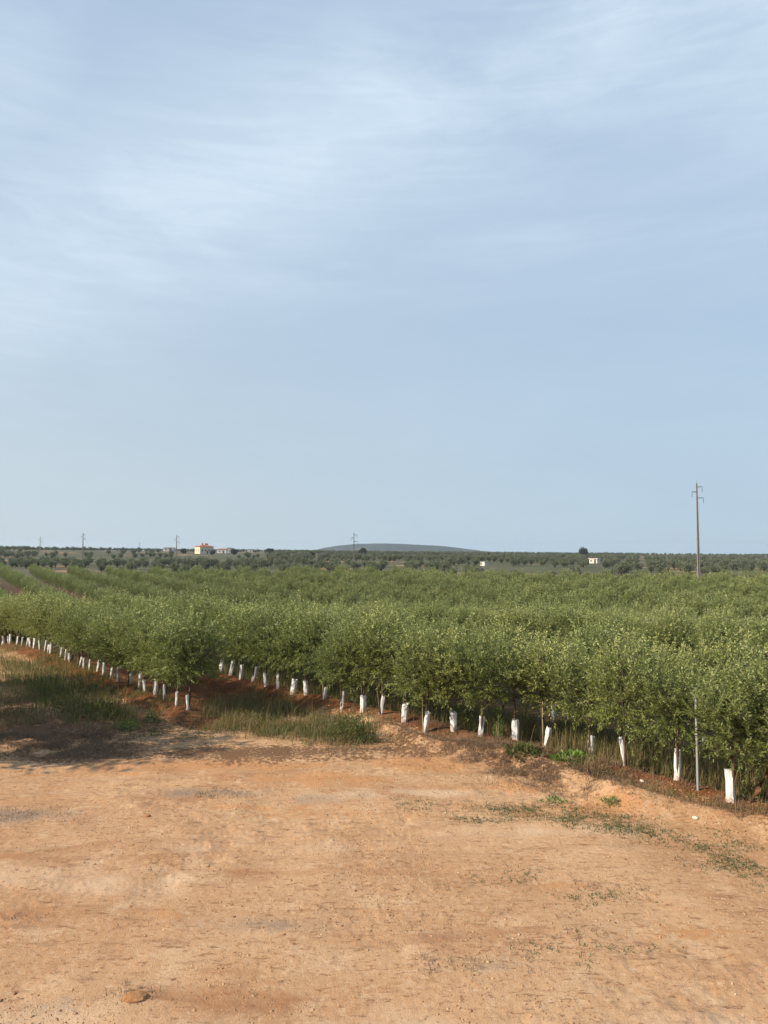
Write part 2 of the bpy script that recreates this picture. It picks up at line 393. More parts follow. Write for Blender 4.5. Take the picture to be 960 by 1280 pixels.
# ------------------------------------------------------------------ foliage builders
def leaves(base, direc, length, width, rng, droop=0.):
    """diamond leaves; base (n,3), direc unit (n,3)"""
    n = len(base)
    ref = rng.normal(size=(n,3)); side = np.cross(direc, ref); side /= np.linalg.norm(side, axis=1, keepdims=True) + 1e-9
    up = np.cross(side, direc)
    flip = np.sign(up[:,2:3]); flip[flip == 0] = 1
    side = side * flip; up = up * flip                        # the upper face looks up
    L = length[:,None]; W = width[:,None]
    mid = base + direc * L * .48 + up * L * .05
    tip = base + direc * L + np.array([0,0,-1.]) * L * droop
    co = np.stack([base, mid + side * W * .5, tip, mid - side * W * .5], 1).reshape(-1, 3)
    f = np.arange(n * 4).reshape(-1, 4)
    return co, f
def olive_meshes(seed, nshoot, npair, ll, lw, name, limbs=True, rad=.86, ztop=3.45, zbot=.72):
    rng = np.random.default_rng(seed)
    zc = (ztop + zbot) / 2; hz = (ztop - zbot) / 2
    # a few big lobes make the outline uneven
    nl = 7
    lob = rng.normal(size=(nl,3)); lob /= np.linalg.norm(lob, axis=1, keepdims=True)
    lam = rng.uniform(-.45, .34, nl)
    d = rng.normal(size=(nshoot,3)); d[:,2] -= .22; d /= np.linalg.norm(d, axis=1, keepdims=True)
    rr = rng.uniform(.12, 1, nshoot)**.55
    k = 1 + (np.clip(d @ lob.T, 0, 1)**3 * lam).sum(1)
    sx = np.where(d[:,2] < 0, .92, 1.)
    o = np.stack([d[:,0] * rad * rr * k * sx, d[:,1] * rad * rr * k * sx, zc + d[:,2] * hz * rr * k * .92], -1)
    out = d * np.array([1,1,.45])
    dr = out * .5 + np.array([0,0,.95]) + rng.normal(size=(nshoot,3)) * .36
    low = (o[:,2] < zbot + .75)[:,None]
    dr = np.where(low, out * .9 + np.array([0,0,.12]) + rng.normal(size=(nshoot,3)) * .5, dr)
    dr /= np.linalg.norm(dr, axis=1, keepdims=True)
    sl = rng.uniform(.28, .66, nshoot)
    # pale new growth that also paints sunlit tops: upper outer shoots paler
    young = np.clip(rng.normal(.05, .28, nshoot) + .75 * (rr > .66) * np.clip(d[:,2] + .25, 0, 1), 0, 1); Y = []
    bend = rng.normal(size=(nshoot,3)) * .22
    B = []; D = []
    ref = np.cross(dr, rng.normal(size=(nshoot,3))); ref /= np.linalg.norm(ref, axis=1, keepdims=True)
    ref2 = np.cross(dr, ref)
    for j in range(npair):
        t = (j + .6) / npair
        p = o + dr * (sl * t)[:,None] + bend * (sl * t * t)[:,None]
        ax = dr + bend * 2 * t; ax /= np.linalg.norm(ax, axis=1, keepdims=True)
        a = ref if j % 2 else ref2
        for sg in (1, -1):
            ld = ax * rng.uniform(.6, 1.2, nshoot)[:,None] + a * sg * .72 + rng.normal(size=(nshoot,3)) * .16
            ld /= np.linalg.norm(ld, axis=1, keepdims=True)
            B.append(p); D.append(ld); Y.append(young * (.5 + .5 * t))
    B = np.concatenate(B); D = np.concatenate(D); n = len(B)
    keep = (rng.random(n) > .08) & (B[:,2] > .5)
    B = B[keep]; D = D[keep]; Y = np.concatenate(Y)[keep]; n = len(B)
    co, f = leaves(B, D, rng.uniform(.75, 1.2, n) * ll, rng.uniform(.75, 1.2, n) * lw, rng, .08)
    crown = mesh_np(name + '_crown', co, f)
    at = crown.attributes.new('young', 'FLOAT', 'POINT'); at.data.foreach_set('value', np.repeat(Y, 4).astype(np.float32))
    mb = MB()
    lean = rng.normal(size=2) * .05
    fork = Vector((lean[0], lean[1], .95))
    mb.tube([(0,0,-.15),(lean[0]*.4,lean[1]*.4,.4),fork,(lean[0]*2,lean[1]*2,1.7),(lean[0]*2.5,lean[1]*2.5,2.6)], [.045,.036,.032,.022,.008], 7)
    if limbs:
        for q in range(9):
            an = q * 2.4 + rng.uniform(-.4,.4); z0 = .9 + .16 * q
            st = Vector((lean[0], lean[1], z0)); ln = rng.uniform(.55,.85)
            dv = Vector((math.cos(an), math.sin(an), rng.uniform(.5,1.2))).normalized()
            mb.tube([st, st + dv * ln * .5, st + dv * ln + Vector((0,0,.15))], [.02,.013,.004], 5)
    return crown, mb.mesh(name + '_trunk', True)

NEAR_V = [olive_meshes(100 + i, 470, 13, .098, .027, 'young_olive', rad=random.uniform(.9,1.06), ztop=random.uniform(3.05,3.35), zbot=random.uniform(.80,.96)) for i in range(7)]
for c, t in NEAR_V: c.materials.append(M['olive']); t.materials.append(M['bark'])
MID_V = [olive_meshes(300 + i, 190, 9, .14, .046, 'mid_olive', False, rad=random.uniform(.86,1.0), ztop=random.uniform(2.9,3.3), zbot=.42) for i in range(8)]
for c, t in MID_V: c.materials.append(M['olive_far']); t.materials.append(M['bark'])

def grown_tree_meshes(seed, rx, hgt, zb, ncard, size, name, mat):
    rng = np.random.default_rng(seed)
    nc = 14
    cen = rng.normal(size=(nc,3)); cen /= np.linalg.norm(cen, axis=1, keepdims=True)
    cen *= rng.uniform(.35,.8,(nc,1)); zc = (hgt + zb) / 2; hz = (hgt - zb) / 2
    cen = cen * np.array([rx, rx, hz]) * .8 + np.array([0,0,zc])
    cr = rng.uniform(.38,.6,nc) * min(rx, hz * 1.2)
    w = rng.integers(0, nc, ncard)
    d = rng.normal(size=(ncard,3)); d /= np.linalg.norm(d, axis=1, keepdims=True)
    p = cen[w] + d * cr[w][:,None] * (rng.uniform(.3,1,ncard)**.5)[:,None]
    p[:,2] = np.maximum(p[:,2], zb * .7)
    dr = d * .6 + rng.normal(size=(ncard,3)) * .6 + np.array([0,0,.3]); dr /= np.linalg.norm(dr, axis=1, keepdims=True)
    co, f = leaves(p, dr, rng.uniform(.7,1.3,ncard) * size, rng.uniform(.7,1.3,ncard) * size * .55, rng)
    c = mesh_np(name + '_crown', co, f); c.materials.append(mat)
    mb = MB()
    mb.tube([(0,0,-.3),(.05,0,.5),(0,.08,zb+.3),(.1,0,zc)], [.32,.24,.2,.1], 7)
    for q in range(5):
        an = q * 1.26 + rng.uniform(-.3,.3)
        mb.tube([(0,0,zb*.8),(math.cos(an)*rx*.35, math.sin(an)*rx*.35, zc*.8),(math.cos(an)*rx*.6, math.sin(an)*rx*.6, zc*1.15)], [.14,.09,.03], 5)
    t = mb.mesh(name + '_trunk', True); t.materials.append(M['bark'])
    return c, t
GROVE_V = [grown_tree_meshes(500 + i, random.uniform(1.9,2.4), random.uniform(3.5,4.3), random.uniform(.35,.7), 900, .42, 'grown_olive', M['grove']) for i in range(6)]

# ------------------------------------------------------------------ young olive trees
ORD = ['first','second','third','fourth','fifth','sixth','seventh','eighth','ninth','tenth','eleventh','twelfth','thirteenth','fourteenth','fifteenth','sixteenth','seventeenth','eighteenth','nineteenth','twentieth','twenty-first','twenty-second','twenty-third','twenty-fourth']
TREE0 = empty('young_olive_tree'); CR0 = link('crown', NEAR_V[0][0], None, TREE0); TR0 = link('trunk', NEAR_V[0][1], None, TREE0)
CN0 = None
_first = [True]
def place_tree(x, y, rz, sc, var, label, group, tilt=(0,0)):
    if _first[0]:
        r, c, t = TREE0, CR0, TR0; _first[0] = False
    else:
        r = TREE0.copy(); COL.objects.link(r)
        c = CR0.copy(); COL.objects.link(c); c.parent = r
        t = TR0.copy(); COL.objects.link(t); t.parent = r
    c.data = NEAR_V[var][0]; t.data = NEAR_V[var][1]
    r.location = (x, y, float(height(x, y)) - .02); r.rotation_euler = (tilt[0], tilt[1], rz); r.scale = (sc[0], sc[0], sc[1])
    tag(r, label, 'tree', group)
    return r, c, t
pts = []          # (x, y, row, index)
rowA = list(A_PTS)
for k in range(1, 4): rowA.insert(0, (8.1 - RD[0]*.95*k, 16.2 - RD[1]*.95*k))
nA_front = len(A_PTS)
for i, p in enumerate(rowA): pts.append((p[0], p[1], 'A', i - 3))
t = A_T1 + .95; k = nA_front
while t < 43:
    p = RN * A_S + RD * t
    pts.append((p[0] + random.gauss(0,.06), p[1] + random.gauss(0,.06), 'A', k)); t += .95 + random.gauss(0,.06); k += 1
t = 0; k = 0; B_PTS = []
while t < B_LEN * 1.12:
    p = np.array(B_PX0) + bd * t
    B_PTS.append((p[0] + random.gauss(0,.05), p[1] + random.gauss(0,.05)))
    pts.append((*B_PTS[-1], 'B', k)); t += .98 + random.gauss(0,.07); k += 1
t = -2; k = 0; A1_PTS = []
while t < 45:
    p = RN * (A_S + 3.75) + RD * t
    A1_PTS.append((p[0] + random.gauss(0,.08), p[1] + random.gauss(0,.08)))
    pts.append((*A1_PTS[-1], 'A1', k)); t += .95 + random.gauss(0,.07); k += 1
# the block beyond the open gap, its rows set at a slightly different angle
an = R(33); D2 = np.array([-math.sin(an), math.cos(an)]); N2 = np.array([D2[1], -D2[0]])
EDGE = np.array([(-420,300),(-135,222),(-104,200),(0,160),(61,119),(95,98),(200,60)], float)
row = 0; s2 = -60.
while s2 < 165:
    t = -60
    while t < 330:
        x, y = N2 * s2 + D2 * t
        t += .92
        if (s_of(x, y) < A_S + 12.2 and not (t_of(x, y) > 51 and s_of(x, y) > A_S - 9)) or y < 8 or abs(x) > .62 * y + 4: continue
        if y > np.interp(x, EDGE[:,0], EDGE[:,1]): continue
        if random.random() < .012: continue
        pts.append((x + random.gauss(0,.1), y + random.gauss(0,.1), 'F', row))
    s2 += 7.4; row += 1
def in_view(x, y): return y > 0 and abs(x) < .535 * y + 1.2
cand = sorted([p for p in pts if in_view(p[0], p[1])], key=lambda p: math.hypot(p[0], p[1]))
NTHINGS = 296
things = cand[:NTHINGS]
tset = set(id(p) for p in things)
rest = [p for p in pts if id(p) not in tset]
# rows of the far block are told apart by how many rows stand before them
for p in things:
    x, y, rw, i = p
    rz = random.uniform(0, 6.28); var = random.randrange(len(NEAR_V)); sc = (random.uniform(.9,1.16), random.uniform(.82,1.03)); tilt = (random.gauss(0,.03), random.gauss(0,.03))
    if rw == 'A' and 0 <= i < nA_front:
        g = 'young olive trees of the front row with a visible foot'
        if i == 0: lab = 'young olive tree with a bare reddish leaning trunk at the right edge, no guard'
        elif i == nA_front - 1: lab = 'young olive tree behind the leftmost bright guard on the orange mound, front row'
        else: lab = f'young olive tree rising from the {ORD[i-1]} white guard from the right, front row'
    elif rw == 'A' and i < 0:
        g = 'young olive trees at the right end of the front row'; lab = 'young olive tree of the front row cut off by the right edge'
    elif rw == 'A':
        g = 'young olive trees of the front row behind the left row'; lab = 'young olive tree of the front row showing only its top behind the left row'
    elif rw == 'B' and i < 14:
        g = 'young olive trees of the left row'
        lab = 'big dark young olive tree at the near end of the left row' if i == 0 else f'young olive tree {ORD[i]} from the near end of the left row'
    elif rw == 'B':
        g = 'young olive trees far along the left row'; lab = 'young olive tree far along the left row above red soil'
    elif rw == 'A1':
        g = 'young olive trees of the second row'; lab = 'young olive tree of the second row, its top just behind the front row'
    else:
        g = 'young olive trees of the rows beyond the gap'; lab = 'young olive tree in the rows beyond the gap behind the second row'
    if rw == 'B': sc = (sc[0], sc[1] * .94)
    if rw == 'B' and i == 0: sc = (1.3, 1.02); tilt = (0, 0)
    r, c, tr = place_tree(x, y, rz, sc, var, lab, g, tilt)
    if rw == 'A' and i == 0:
        # leaning bare trunk
        mb = MB(); mb.tube([(-.06,-.02,-.12),(.14,-.05,.30),(.38,-.1,.72),(.56,-.1,1.2),(.65,-.1,2.2)], [.085,.072,.06,.045,.02], 10)
        for q in range(6):
            a2 = q * 1.05; st = Vector((.48,-.1,1.0 + .18*q)); mb.tube([st, st + Vector((math.cos(a2)*.4, math.sin(a2)*.4, .45))], [.02,.006], 5)
        me = mb.mesh('leaning_trunk', True); me.materials.append(M['red_bark']); tr.data = me
        r.rotation_euler = (0,0,0); r.scale = (1,1,1); c.location = (.5,-.1,-.05)
        tr['label'] = 'bare reddish brown trunk leaning to the right'
    if rw == 'A' and 0 < i < 16 and i % 3 != 1:
        mb = MB(); a2 = random.uniform(0, 6.28); q = Vector((math.cos(a2) * .05, math.sin(a2) * .05, 0))
        mb.tube([q + Vector((0,0,-.1)), q + Vector((random.gauss(0,.03), random.gauss(0,.03), random.uniform(1.2,1.7)))], .011, 6)
        mb.build('support_cane', M['cane'], r)
# all further trees of the plantation: one mass
def scatter(name, P, variants, label, cat, scl, mats=None):
    col = bpy.data.collections.new(name + '_kinds')
    for i, (c, t) in enumerate(variants):
        # crown and trunk of one kind joined into one mesh
        nc, ntv = len(c.vertices), len(t.vertices)
        co = np.empty(nc * 3, np.float32); c.vertices.foreach_get('co', co)
        co2 = np.empty(ntv * 3, np.float32); t.vertices.foreach_get('co', co2)
        me = bpy.data.meshes.new(f'{name}_kind')
        fc = [tuple(p.vertices) for p in c.polygons]; ft = [tuple(v + nc for v in p.vertices) for p in t.polygons]
        me.from_pydata(np.concatenate([co, co2]).reshape(-1,3).tolist(), [], fc + ft)
        me.materials.append(c.materials[0]); me.materials.append(t.materials[0])
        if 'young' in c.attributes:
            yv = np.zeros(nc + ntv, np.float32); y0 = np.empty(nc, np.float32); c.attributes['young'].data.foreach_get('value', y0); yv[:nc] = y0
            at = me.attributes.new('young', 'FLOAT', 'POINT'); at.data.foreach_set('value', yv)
        mi = np.zeros(len(fc) + len(ft), np.int32); mi[len(fc):] = 1; me.polygons.foreach_set('material_index', mi); me.update()
        col.objects.link(bpy.data.objects.new(f'{name}_kind', me))
    P = np.array(P, float); n = len(P)
    z = height(P[:,0], P[:,1]) - .02
    me = bpy.data.meshes.new(name); me.vertices.add(n); me.vertices.foreach_set('co', np.stack([P[:,0], P[:,1], z], -1).astype(np.float32).ravel())
    rng = np.random.default_rng(5)
    for nm, ty, arr in (('spin','FLOAT',rng.uniform(0,6.28,n)), ('size','FLOAT',rng.uniform(scl[0],scl[1],n)), ('pick','INT',rng.integers(0,len(variants),n))):
        at = me.attributes.new(nm, ty, 'POINT'); at.data.foreach_set('value', arr.astype(np.float32 if ty == 'FLOAT' else np.int32))
    o = link(name, me)
    g = bpy.data.node_groups.new(name + '_scatter', 'GeometryNodeTree')
    g.interface.new_socket('Geometry', in_out='INPUT', socket_type='NodeSocketGeometry')
    g.interface.new_socket('Geometry', in_out='OUTPUT', socket_type='NodeSocketGeometry')
    N = g.nodes; L = g.links
    gi = N.new('NodeGroupInput'); go = N.new('NodeGroupOutput')
    ci = N.new('GeometryNodeCollectionInfo'); ci.inputs['Collection'].default_value = col
    ci.inputs['Separate Children'].default_value = True; ci.inputs['Reset Children'].default_value = True
    ip = N.new('GeometryNodeInstanceOnPoints'); ip.inputs['Pick Instance'].default_value = True
    def na(nm, dt):
        q = N.new('GeometryNodeInputNamedAttribute'); q.data_type = dt; q.inputs['Name'].default_value = nm; return q.outputs['Attribute']
    cx = N.new('ShaderNodeCombineXYZ'); L.new(na('spin','FLOAT'), cx.inputs['Z'])
    er = N.new('FunctionNodeEulerToRotation'); L.new(cx.outputs[0], er.inputs[0])
    sx = N.new('ShaderNodeCombineXYZ'); sa = na('size','FLOAT')
    for q in 'XYZ': L.new(sa, sx.inputs[q])
    L.new(gi.outputs[0], ip.inputs['Points']); L.new(ci.outputs[0], ip.inputs['Instance']); L.new(na('pick','INT'), ip.inputs['Instance Index'])
    L.new(er.outputs[0], ip.inputs['Rotation']); L.new(sx.outputs[0], ip.inputs['Scale'])
    L.new(ip.outputs[0], go.inputs[0])
    md = o.modifiers.new('scatter', 'NODES'); md.node_group = g
    tag(o, label, cat, None, 'stuff')
    return o
rest = [p for p in rest if abs(p[0]) < .66 * p[1] + 6]
scatter('olive_plantation', [(p[0], p[1]) for p in rest], MID_V, 'dense green mass of further young olive rows filling the field', 'orchard', (.8,1.15))

# ------------------------------------------------------------------ white tree guards
def guard_mesh(seed, w, d, h):
    rng = random.Random(seed); mb = MB()
    n = 8; zs = [-.06, .02, .14, .28, .42, .54, .62]
    base = []
    for k in range(n):                                        # a flattened, crumpled square sleeve
        a = k * 2 * math.pi / n + .39
        m = 1 if k % 2 else 1.18
        base.append((math.cos(a) * w / 2 * m, math.sin(a) * d / 2 * m))
    tw = rng.uniform(-.25,.25)
    outr, inn = [], []
    for z in zs:
        f = z / .62; ca, sa = math.cos(tw * f), math.sin(tw * f)
        sq = 1 + rng.uniform(-.10,.10)
        ro, ri = [], []
        for (bx, by) in base:
            jx, jy = rng.uniform(-.009,.009), rng.uniform(-.009,.009)
            x, y = (bx * ca - by * sa) * sq + jx, (bx * sa + by * ca) / sq + jy
            zz = z * h / .62 + (rng.uniform(-.02,.03) if z == zs[-1] else 0)
            ro.append((x, y, zz)); ri.append((x * .965, y * .965, zz - (.0 if z != zs[-1] else .001)))
        outr.append(ro); inn.append(ri)
    vs = [v for r_ in outr for v in r_] + [v for r_ in inn for v in r_]; fs = []; o2 = len(zs) * n
    for i in range(len(zs) - 1):
        for k in range(n):
            k2 = (k + 1) % n
            fs.append((i*n+k, i*n+k2, (i+1)*n+k2, (i+1)*n+k)); fs.append((o2+i*n+k2, o2+i*n+k, o2+(i+1)*n+k, o2+(i+1)*n+k2))
    T = (len(zs) - 1) * n
    for k in range(n):
        k2 = (k + 1) % n
        fs.append((T+k, T+k2, o2+T+k2, o2+T+k)); fs.append((k2, k, o2+k, o2+k2))
    mb.add(vs, fs); me = mb.mesh('tree_guard'); me.materials.append(M['guard']); return me
# width, height in photo pixels and lean (pixels to the right at the top) for the front row
A_G = [(15,39,-1,'wide white guard with a grey right face'),(10,37,1,'narrow pale guard, grey on its right side'),(7,36,-5,'slim white guard leaning left'),(9,28,2,'clean white guard'),
       (8,29,6,'white guard leaning right'),(11,26,0,'wide two-faced white guard'),(9,24,2,'upright white guard'),(10,23,0,'pale crumpled guard'),(7,26,5,'slim white guard leaning right'),
       (10,22,1,'wide pale guard'),(6,23,3,'thin white guard leaning right'),(9,20,0,'wide greyish guard'),(6,22,1,'small bright guard'),(6,15,2,'dull grey guard half hidden in grass'),
       (7,17,-1,'stubby greyish guard'),(8,19,3,'bright white guard leaning right'),(5,18,0,'thin pale guard'),(5,17,-1,'thin dull guard'),(6,18,3,'small guard leaning right'),
       (6,18,1,'pale guard on red soil'),(6,18,3,'white guard leaning right on the orange mound'),(6,18,2,'bright guard on the orange mound')]
for i, ((x, y), (w, h, ln, desc)) in enumerate(zip(A_PTS[1:], A_G)):
    D = y
    me = guard_mesh(i, w * D / F * .74, max(.07, w * D / F * .55), h * D / F)
    o = link('tree_guard', me)
    o.location = (x, y, float(height(x, y))); o.rotation_euler = (random.gauss(0,.05), math.atan2(ln, h) * 1.15, random.uniform(-.5,.3))
    where = 'leftmost' if i == 21 else f'{ORD[i]} from the right'
    tag(o, f'{desc}, {where} in the front row', 'tree guard', 'white guards of the front row')
for i, (x, y) in enumerate(B_PTS[:38]):
    me = guard_mesh(50 + i, random.uniform(.085,.13), .07, random.uniform(.46,.62)) if i < 16 else bpy.data.meshes[f'tree_guard.{22 + i % 12:03d}']
    o = link('tree_guard', me)
    o.location = (x + random.gauss(0,.04), y - .05, float(height(x, y))); o.rotation_euler = (random.gauss(0,.05), max(-.12, min(.2, random.gauss(.06,.12))), random.uniform(-.6,.4))
    if i < 14:
        tag(o, 'dull white guard beside the dark trunk, nearest of the left row' if i == 0 else f'dull white guard in shade, {ORD[i]} from the near end of the left row', 'tree guard', 'white guards of the left row')
    else: tag(o, 'small white guard far along the left row above red soil', 'tree guard', 'small guards far along the left row')
for i, (x, y) in enumerate(A1_PTS):
    if not (in_view(x, y) and y < 36) or i % 5 != 2: continue
    o = link('tree_guard', bpy.data.meshes[f'tree_guard.{22 + i % 12:03d}'])
    o.location = (x, y, float(height(x, y))); o.rotation_euler = (random.gauss(0,.04), random.gauss(.03,.07), random.uniform(-.6,.4))
    tag(o, 'grey white guard glimpsed through weeds between front row trunks', 'tree guard', 'guards of the second row seen behind the front row')

# galvanised post standing in the front row
px, py = G(865, 992)
mb = MB(); mb.tube([(0,0,-.2),(0,0,2.28)], .028, 10)
post = mb.build('metal_post', M['steel']); post.location = (px, py, float(height(px, py)))
tag(post, 'thin galvanised metal post standing upright between the first two guards', 'post')

# ------------------------------------------------------------------ grass, weeds, litter
def ground_z(P): return height(P[:,0], P[:,1])
def in_poly(px, py, poly):
    n = len(poly); ins = np.zeros(len(px), bool); j = n - 1
    for i in range(n):
        xi, yi = poly[i]; xj, yj = poly[j]
        c = ((yi > py) != (yj > py)) & (px < (xj - xi) * (py - yi) / (yj - yi + 1e-9) + xi); ins ^= c; j = i
    return ins
def sample_poly(pxpoly, n, rng):
    poly = [G(*p) for p in pxpoly]; a = np.array(poly)
    out = []
    while sum(len(o) for o in out) < n:
        q = rng.uniform(a.min(0), a.max(0), (n * 3, 2)); out.append(q[in_poly(q[:,0], q[:,1], poly)])
    q = np.concatenate(out)[:n]; ext = (a.max(0) - a.min(0)); return q + rng.normal(size=q.shape) * np.minimum(ext * .12, .45)
def blades(P, hgt, wid, rng, lean=.35, clump=3, spread=.06):
    """bent three-sided grass blades (two quads) at points P"""
    P = np.repeat(P, clump, 0) + rng.normal(size=(len(P) * clump, 2)) * spread
    n = len(P); h = hgt * np.clip(rng.lognormal(-.4, .45, n), .2, 1.3); w = wid * rng.uniform(.7,1.3,n)
    a = rng.uniform(0, 2*np.pi, n); ln = np.abs(rng.normal(size=n)) * lean
    dx, dy = np.cos(a), np.sin(a)
    z = ground_z(P) - .01
    b = np.stack([P[:,0], P[:,1], z], -1); sd = np.stack([-dy, dx, np.zeros(n)], -1) * w[:,None] * .5
    m = b + np.stack([dx * ln * h * .35, dy * ln * h * .35, h * .55], -1)
    t = b + np.stack([dx * ln * h, dy * ln * h, h * np.sqrt(np.clip(1 - (ln * .6)**2, .15, 1))], -1)
    co = np.stack([b - sd, b + sd, m + sd * .8, m - sd * .8, t], 1).reshape(-1, 3)
    i = np.arange(n) * 5
    return co, [np.stack([i, i+1, i+2, i+3], -1), np.stack([i+3, i+2, i+4], -1)]
def stuff_blades(name, sets, mat, label, cat, seed):
    rng = np.random.default_rng(seed); cs = []; q4 = []; q3 = []; off = 0
    for P, hg, wd, ln, cl, sp in sets(rng):
        co, (a, b) = blades(P, hg, wd, rng, ln, cl, sp); cs.append(co); q4.append(a + off); q3.append(b + off); off += len(co)
    me = mesh_np(name, np.concatenate(cs), [np.concatenate(q4), np.concatenate(q3)])
    return tag(link(name, me, mat), label, cat, None, 'stuff')
def strip(n, s0, s1, t0, t1, rng):
    s = rng.uniform(s0, s1, n); t = rng.uniform(t0, t1, n); return RN[None] * s[:,None] + RD[None] * t[:,None]
def clumpy(P, seed, thr, sc=1.2): 
    k = fbm(P[:,0] * sc, P[:,1] * sc, seed, 3); return P[k > thr]
def dry_sets(rng):
    yield clumpy(strip(9000, A_S + .35, A_S + 3.3, 4, 34, rng), 7, .42), .66, .012, .5, 3, .08
    yield clumpy(sample_poly([(255,885),(300,868),(380,886),(470,912),(475,925),(400,922),(330,915),(262,908)], 3000, rng), 8, .45, 1.4), .33, .014, .95, 4, .12
    yield clumpy(sample_poly([(255,885),(300,868),(380,886),(470,912),(475,925),(262,908)], 240, rng), 11, .40), .80, .012, .4, 2, .06
    yield clumpy(sample_poly([(0,822),(60,824),(150,872),(190,898),(160,905),(60,905),(0,905)], 3000, rng), 9, .47, 1.2), .34, .014, .9, 3, .12
    yield clumpy(sample_poly([(0,822),(60,824),(150,872),(160,900),(0,895)], 300, rng), 10, .45), .95, .012, .4, 2, .05
    yield clumpy(strip(1800, A_S - 1.0, A_S + .3, 6, 26, rng), 12, .50), .26, .010, .8, 3, .06
    yield clumpy(sample_poly([(0,800),(40,800),(160,860),(240,892),(225,900),(140,874),(0,830)], 2600, rng), 13, .44), .3, .011, .7, 3, .08
stuff_blades('dry_grass', dry_sets, M['dry'], 'dry tan grass standing among the trunks and on the verge', 'grass', 41)
def weed_sets(rng):
    yield clumpy(sample_poly([(0,822),(50,824),(110,845),(150,872),(170,893),(120,903),(60,890),(0,885)], 2600, rng), 17, .50, 1.1), .34, .022, .9, 3, .14
    yield clumpy(sample_poly([(30,850),(110,850),(150,872),(165,893),(120,900),(50,885)], 900, rng), 27, .53, 1.3), .55, .02, .6, 3, .10
    yield clumpy(sample_poly([(330,890),(420,893),(462,908),(470,925),(420,928),(335,915)], 900, rng), 18, .49, 1.3), .34, .018, .9, 3, .08
    yield clumpy(strip(6000, A_S + .5, A_S + 3.3, 4, 34, rng), 19, .50), .55, .016, .5, 3, .08
    yield clumpy(sample_poly([(40,795),(160,855),(240,890),(225,897),(140,870),(60,832)], 900, rng), 20, .48), .28, .016, .7, 3, .08
    yield clumpy(sample_poly([(255,885),(340,882),(400,905),(390,918),(280,908)], 500, rng), 23, .52, 1.6), .26, .018, .9, 3, .08
stuff_blades('tall_weeds', weed_sets, M['weed'], 'tall green weeds growing along the verge and between the rows', 'weeds', 42)
LOWP = [[(600,1000),(680,997),(760,1008),(790,1022),(700,1016),(620,1010)],[(500,995),(540,994),(540,1005),(510,1006)],[(880,1026),(920,1028),(960,1040),(960,1052),(900,1046)],
        [(850,1040),(905,1050),(960,1066),(960,1085),(930,1082),(880,1070),(850,1068)],[(700,1108),(790,1105),(740,1116),(690,1118)],[(725,1185),(765,1182),(750,1200),(730,1206)],
        [(760,1168),(795,1170),(780,1180)],[(656,1164),(675,1164),(672,1172),(658,1172)],[(590,1085),(650,1078),(640,1088),(600,1092)],
        [(560,1010),(640,1018),(600,1024)],[(940,1090),(960,1090),(960,1104)],[(150,900),(200,908),(260,915),(240,922),(170,915)],[(600,1000),(760,1000),(800,1030),(640,1018)],[(700,1010),(860,1030),(860,1045),(720,1025)]]
def low_sets(rng):
    for i, pl in enumerate(LOWP):
        a = np.array([G(*p) for p in pl]); area = np.prod(a.max(0) - a.min(0))
        q = sample_poly(pl, max(40, int(area * 200)), rng)
        yield clumpy(q + rng.normal(size=q.shape) * np.array([.25, .10]), 60 + i, .44, 1.6), .055, .012, 1.5, 3, .05
stuff_blades('low_weeds', low_sets, M['low_weed'], 'flat patches of green weeds creeping over the earth yard', 'weeds', 43)
LIT = [([(560,1190),(610,1178),(660,1180),(655,1198),(600,1202),(560,1198)],1),([(700,1090),(800,1088),(810,1100),(720,1104)],.6),([(520,1176),(560,1180),(560,1196),(530,1204)],.5),
       ([(0,1000),(90,1002),(100,1020),(0,1022)],.6),([(230,984),(300,978),(310,988),(240,992)],.8),([(0,900),(110,905),(170,925),(150,940),(40,935),(0,925)],3.5),([(560,922),(620,935),(700,960),(800,982),(760,990),(660,965),(570,940)],3.),
       ([(690,1140),(760,1136),(750,1160),(690,1160)],.5),([(150,1215),(190,1215),(210,1232),(160,1236)],.5),([(480,1085),(600,1095),(560,1110)],.3),([(820,980),(960,1010),(960,1025),(840,1000)],1.5),([(0,1130),(60,1130),(60,1150),(0,1150)],.5),([(380,900),(540,905),(560,925),(480,935),(400,930)],1.6)]
def lit_sets(rng):
    for i, (pl, dn) in enumerate(LIT):
        a = np.array([G(*p) for p in pl]); area = np.prod(a.max(0) - a.min(0))
        yield clumpy(sample_poly(pl, max(40, int(area * 95 * dn)), rng), 80 + i, .45, 2.), .075 * (1.9 if dn > 1 else 1), .009, 1.7, 3, .04
    P = rng.uniform([-12, 7.5], [12, 20], (5200, 2)); yield clumpy(P, 121, .54, .8), .05, .009, 1.9, 2, .03
stuff_blades('dry_litter', lit_sets, M['brush'], 'brown dry twigs and stems littering the bare earth', 'litter', 44)

# clods and grit lying about the yard
def rocks_mesh(name, P, size, rng, mat, squash=.6):
    import bmesh
    bm = bmesh.new(); bmesh.ops.create_icosphere(bm, subdivisions=1, radius=1)
    v0 = np.array([v.co[:] for v in bm.verts]); f0 = np.array([[v.index for v in f.verts] for f in bm.faces]); bm.free()
    n = len(P); k = len(v0)
    jit = rng.uniform(.6,1.35,(n,k,1)); a = rng.uniform(0,6.28,n); st = rng.uniform(.7,1.5,n)
    v = v0[None] * jit * size[:,None,None]; v[:,:,0] *= st[:,None]; v[:,:,2] *= squash
    x = v[:,:,0] * np.cos(a)[:,None] - v[:,:,1] * np.sin(a)[:,None]; y = v[:,:,0] * np.sin(a)[:,None] + v[:,:,1] * np.cos(a)[:,None]
    z = ground_z(P)
    co = np.stack([x + P[:,0,None], y + P[:,1,None], v[:,:,2] + (z - size * .05)[:,None]], -1).reshape(-1, 3)
    f = (f0[None] + (np.arange(n) * k)[:,None,None]).reshape(-1, 3)
    return mesh_np(name, co, f)
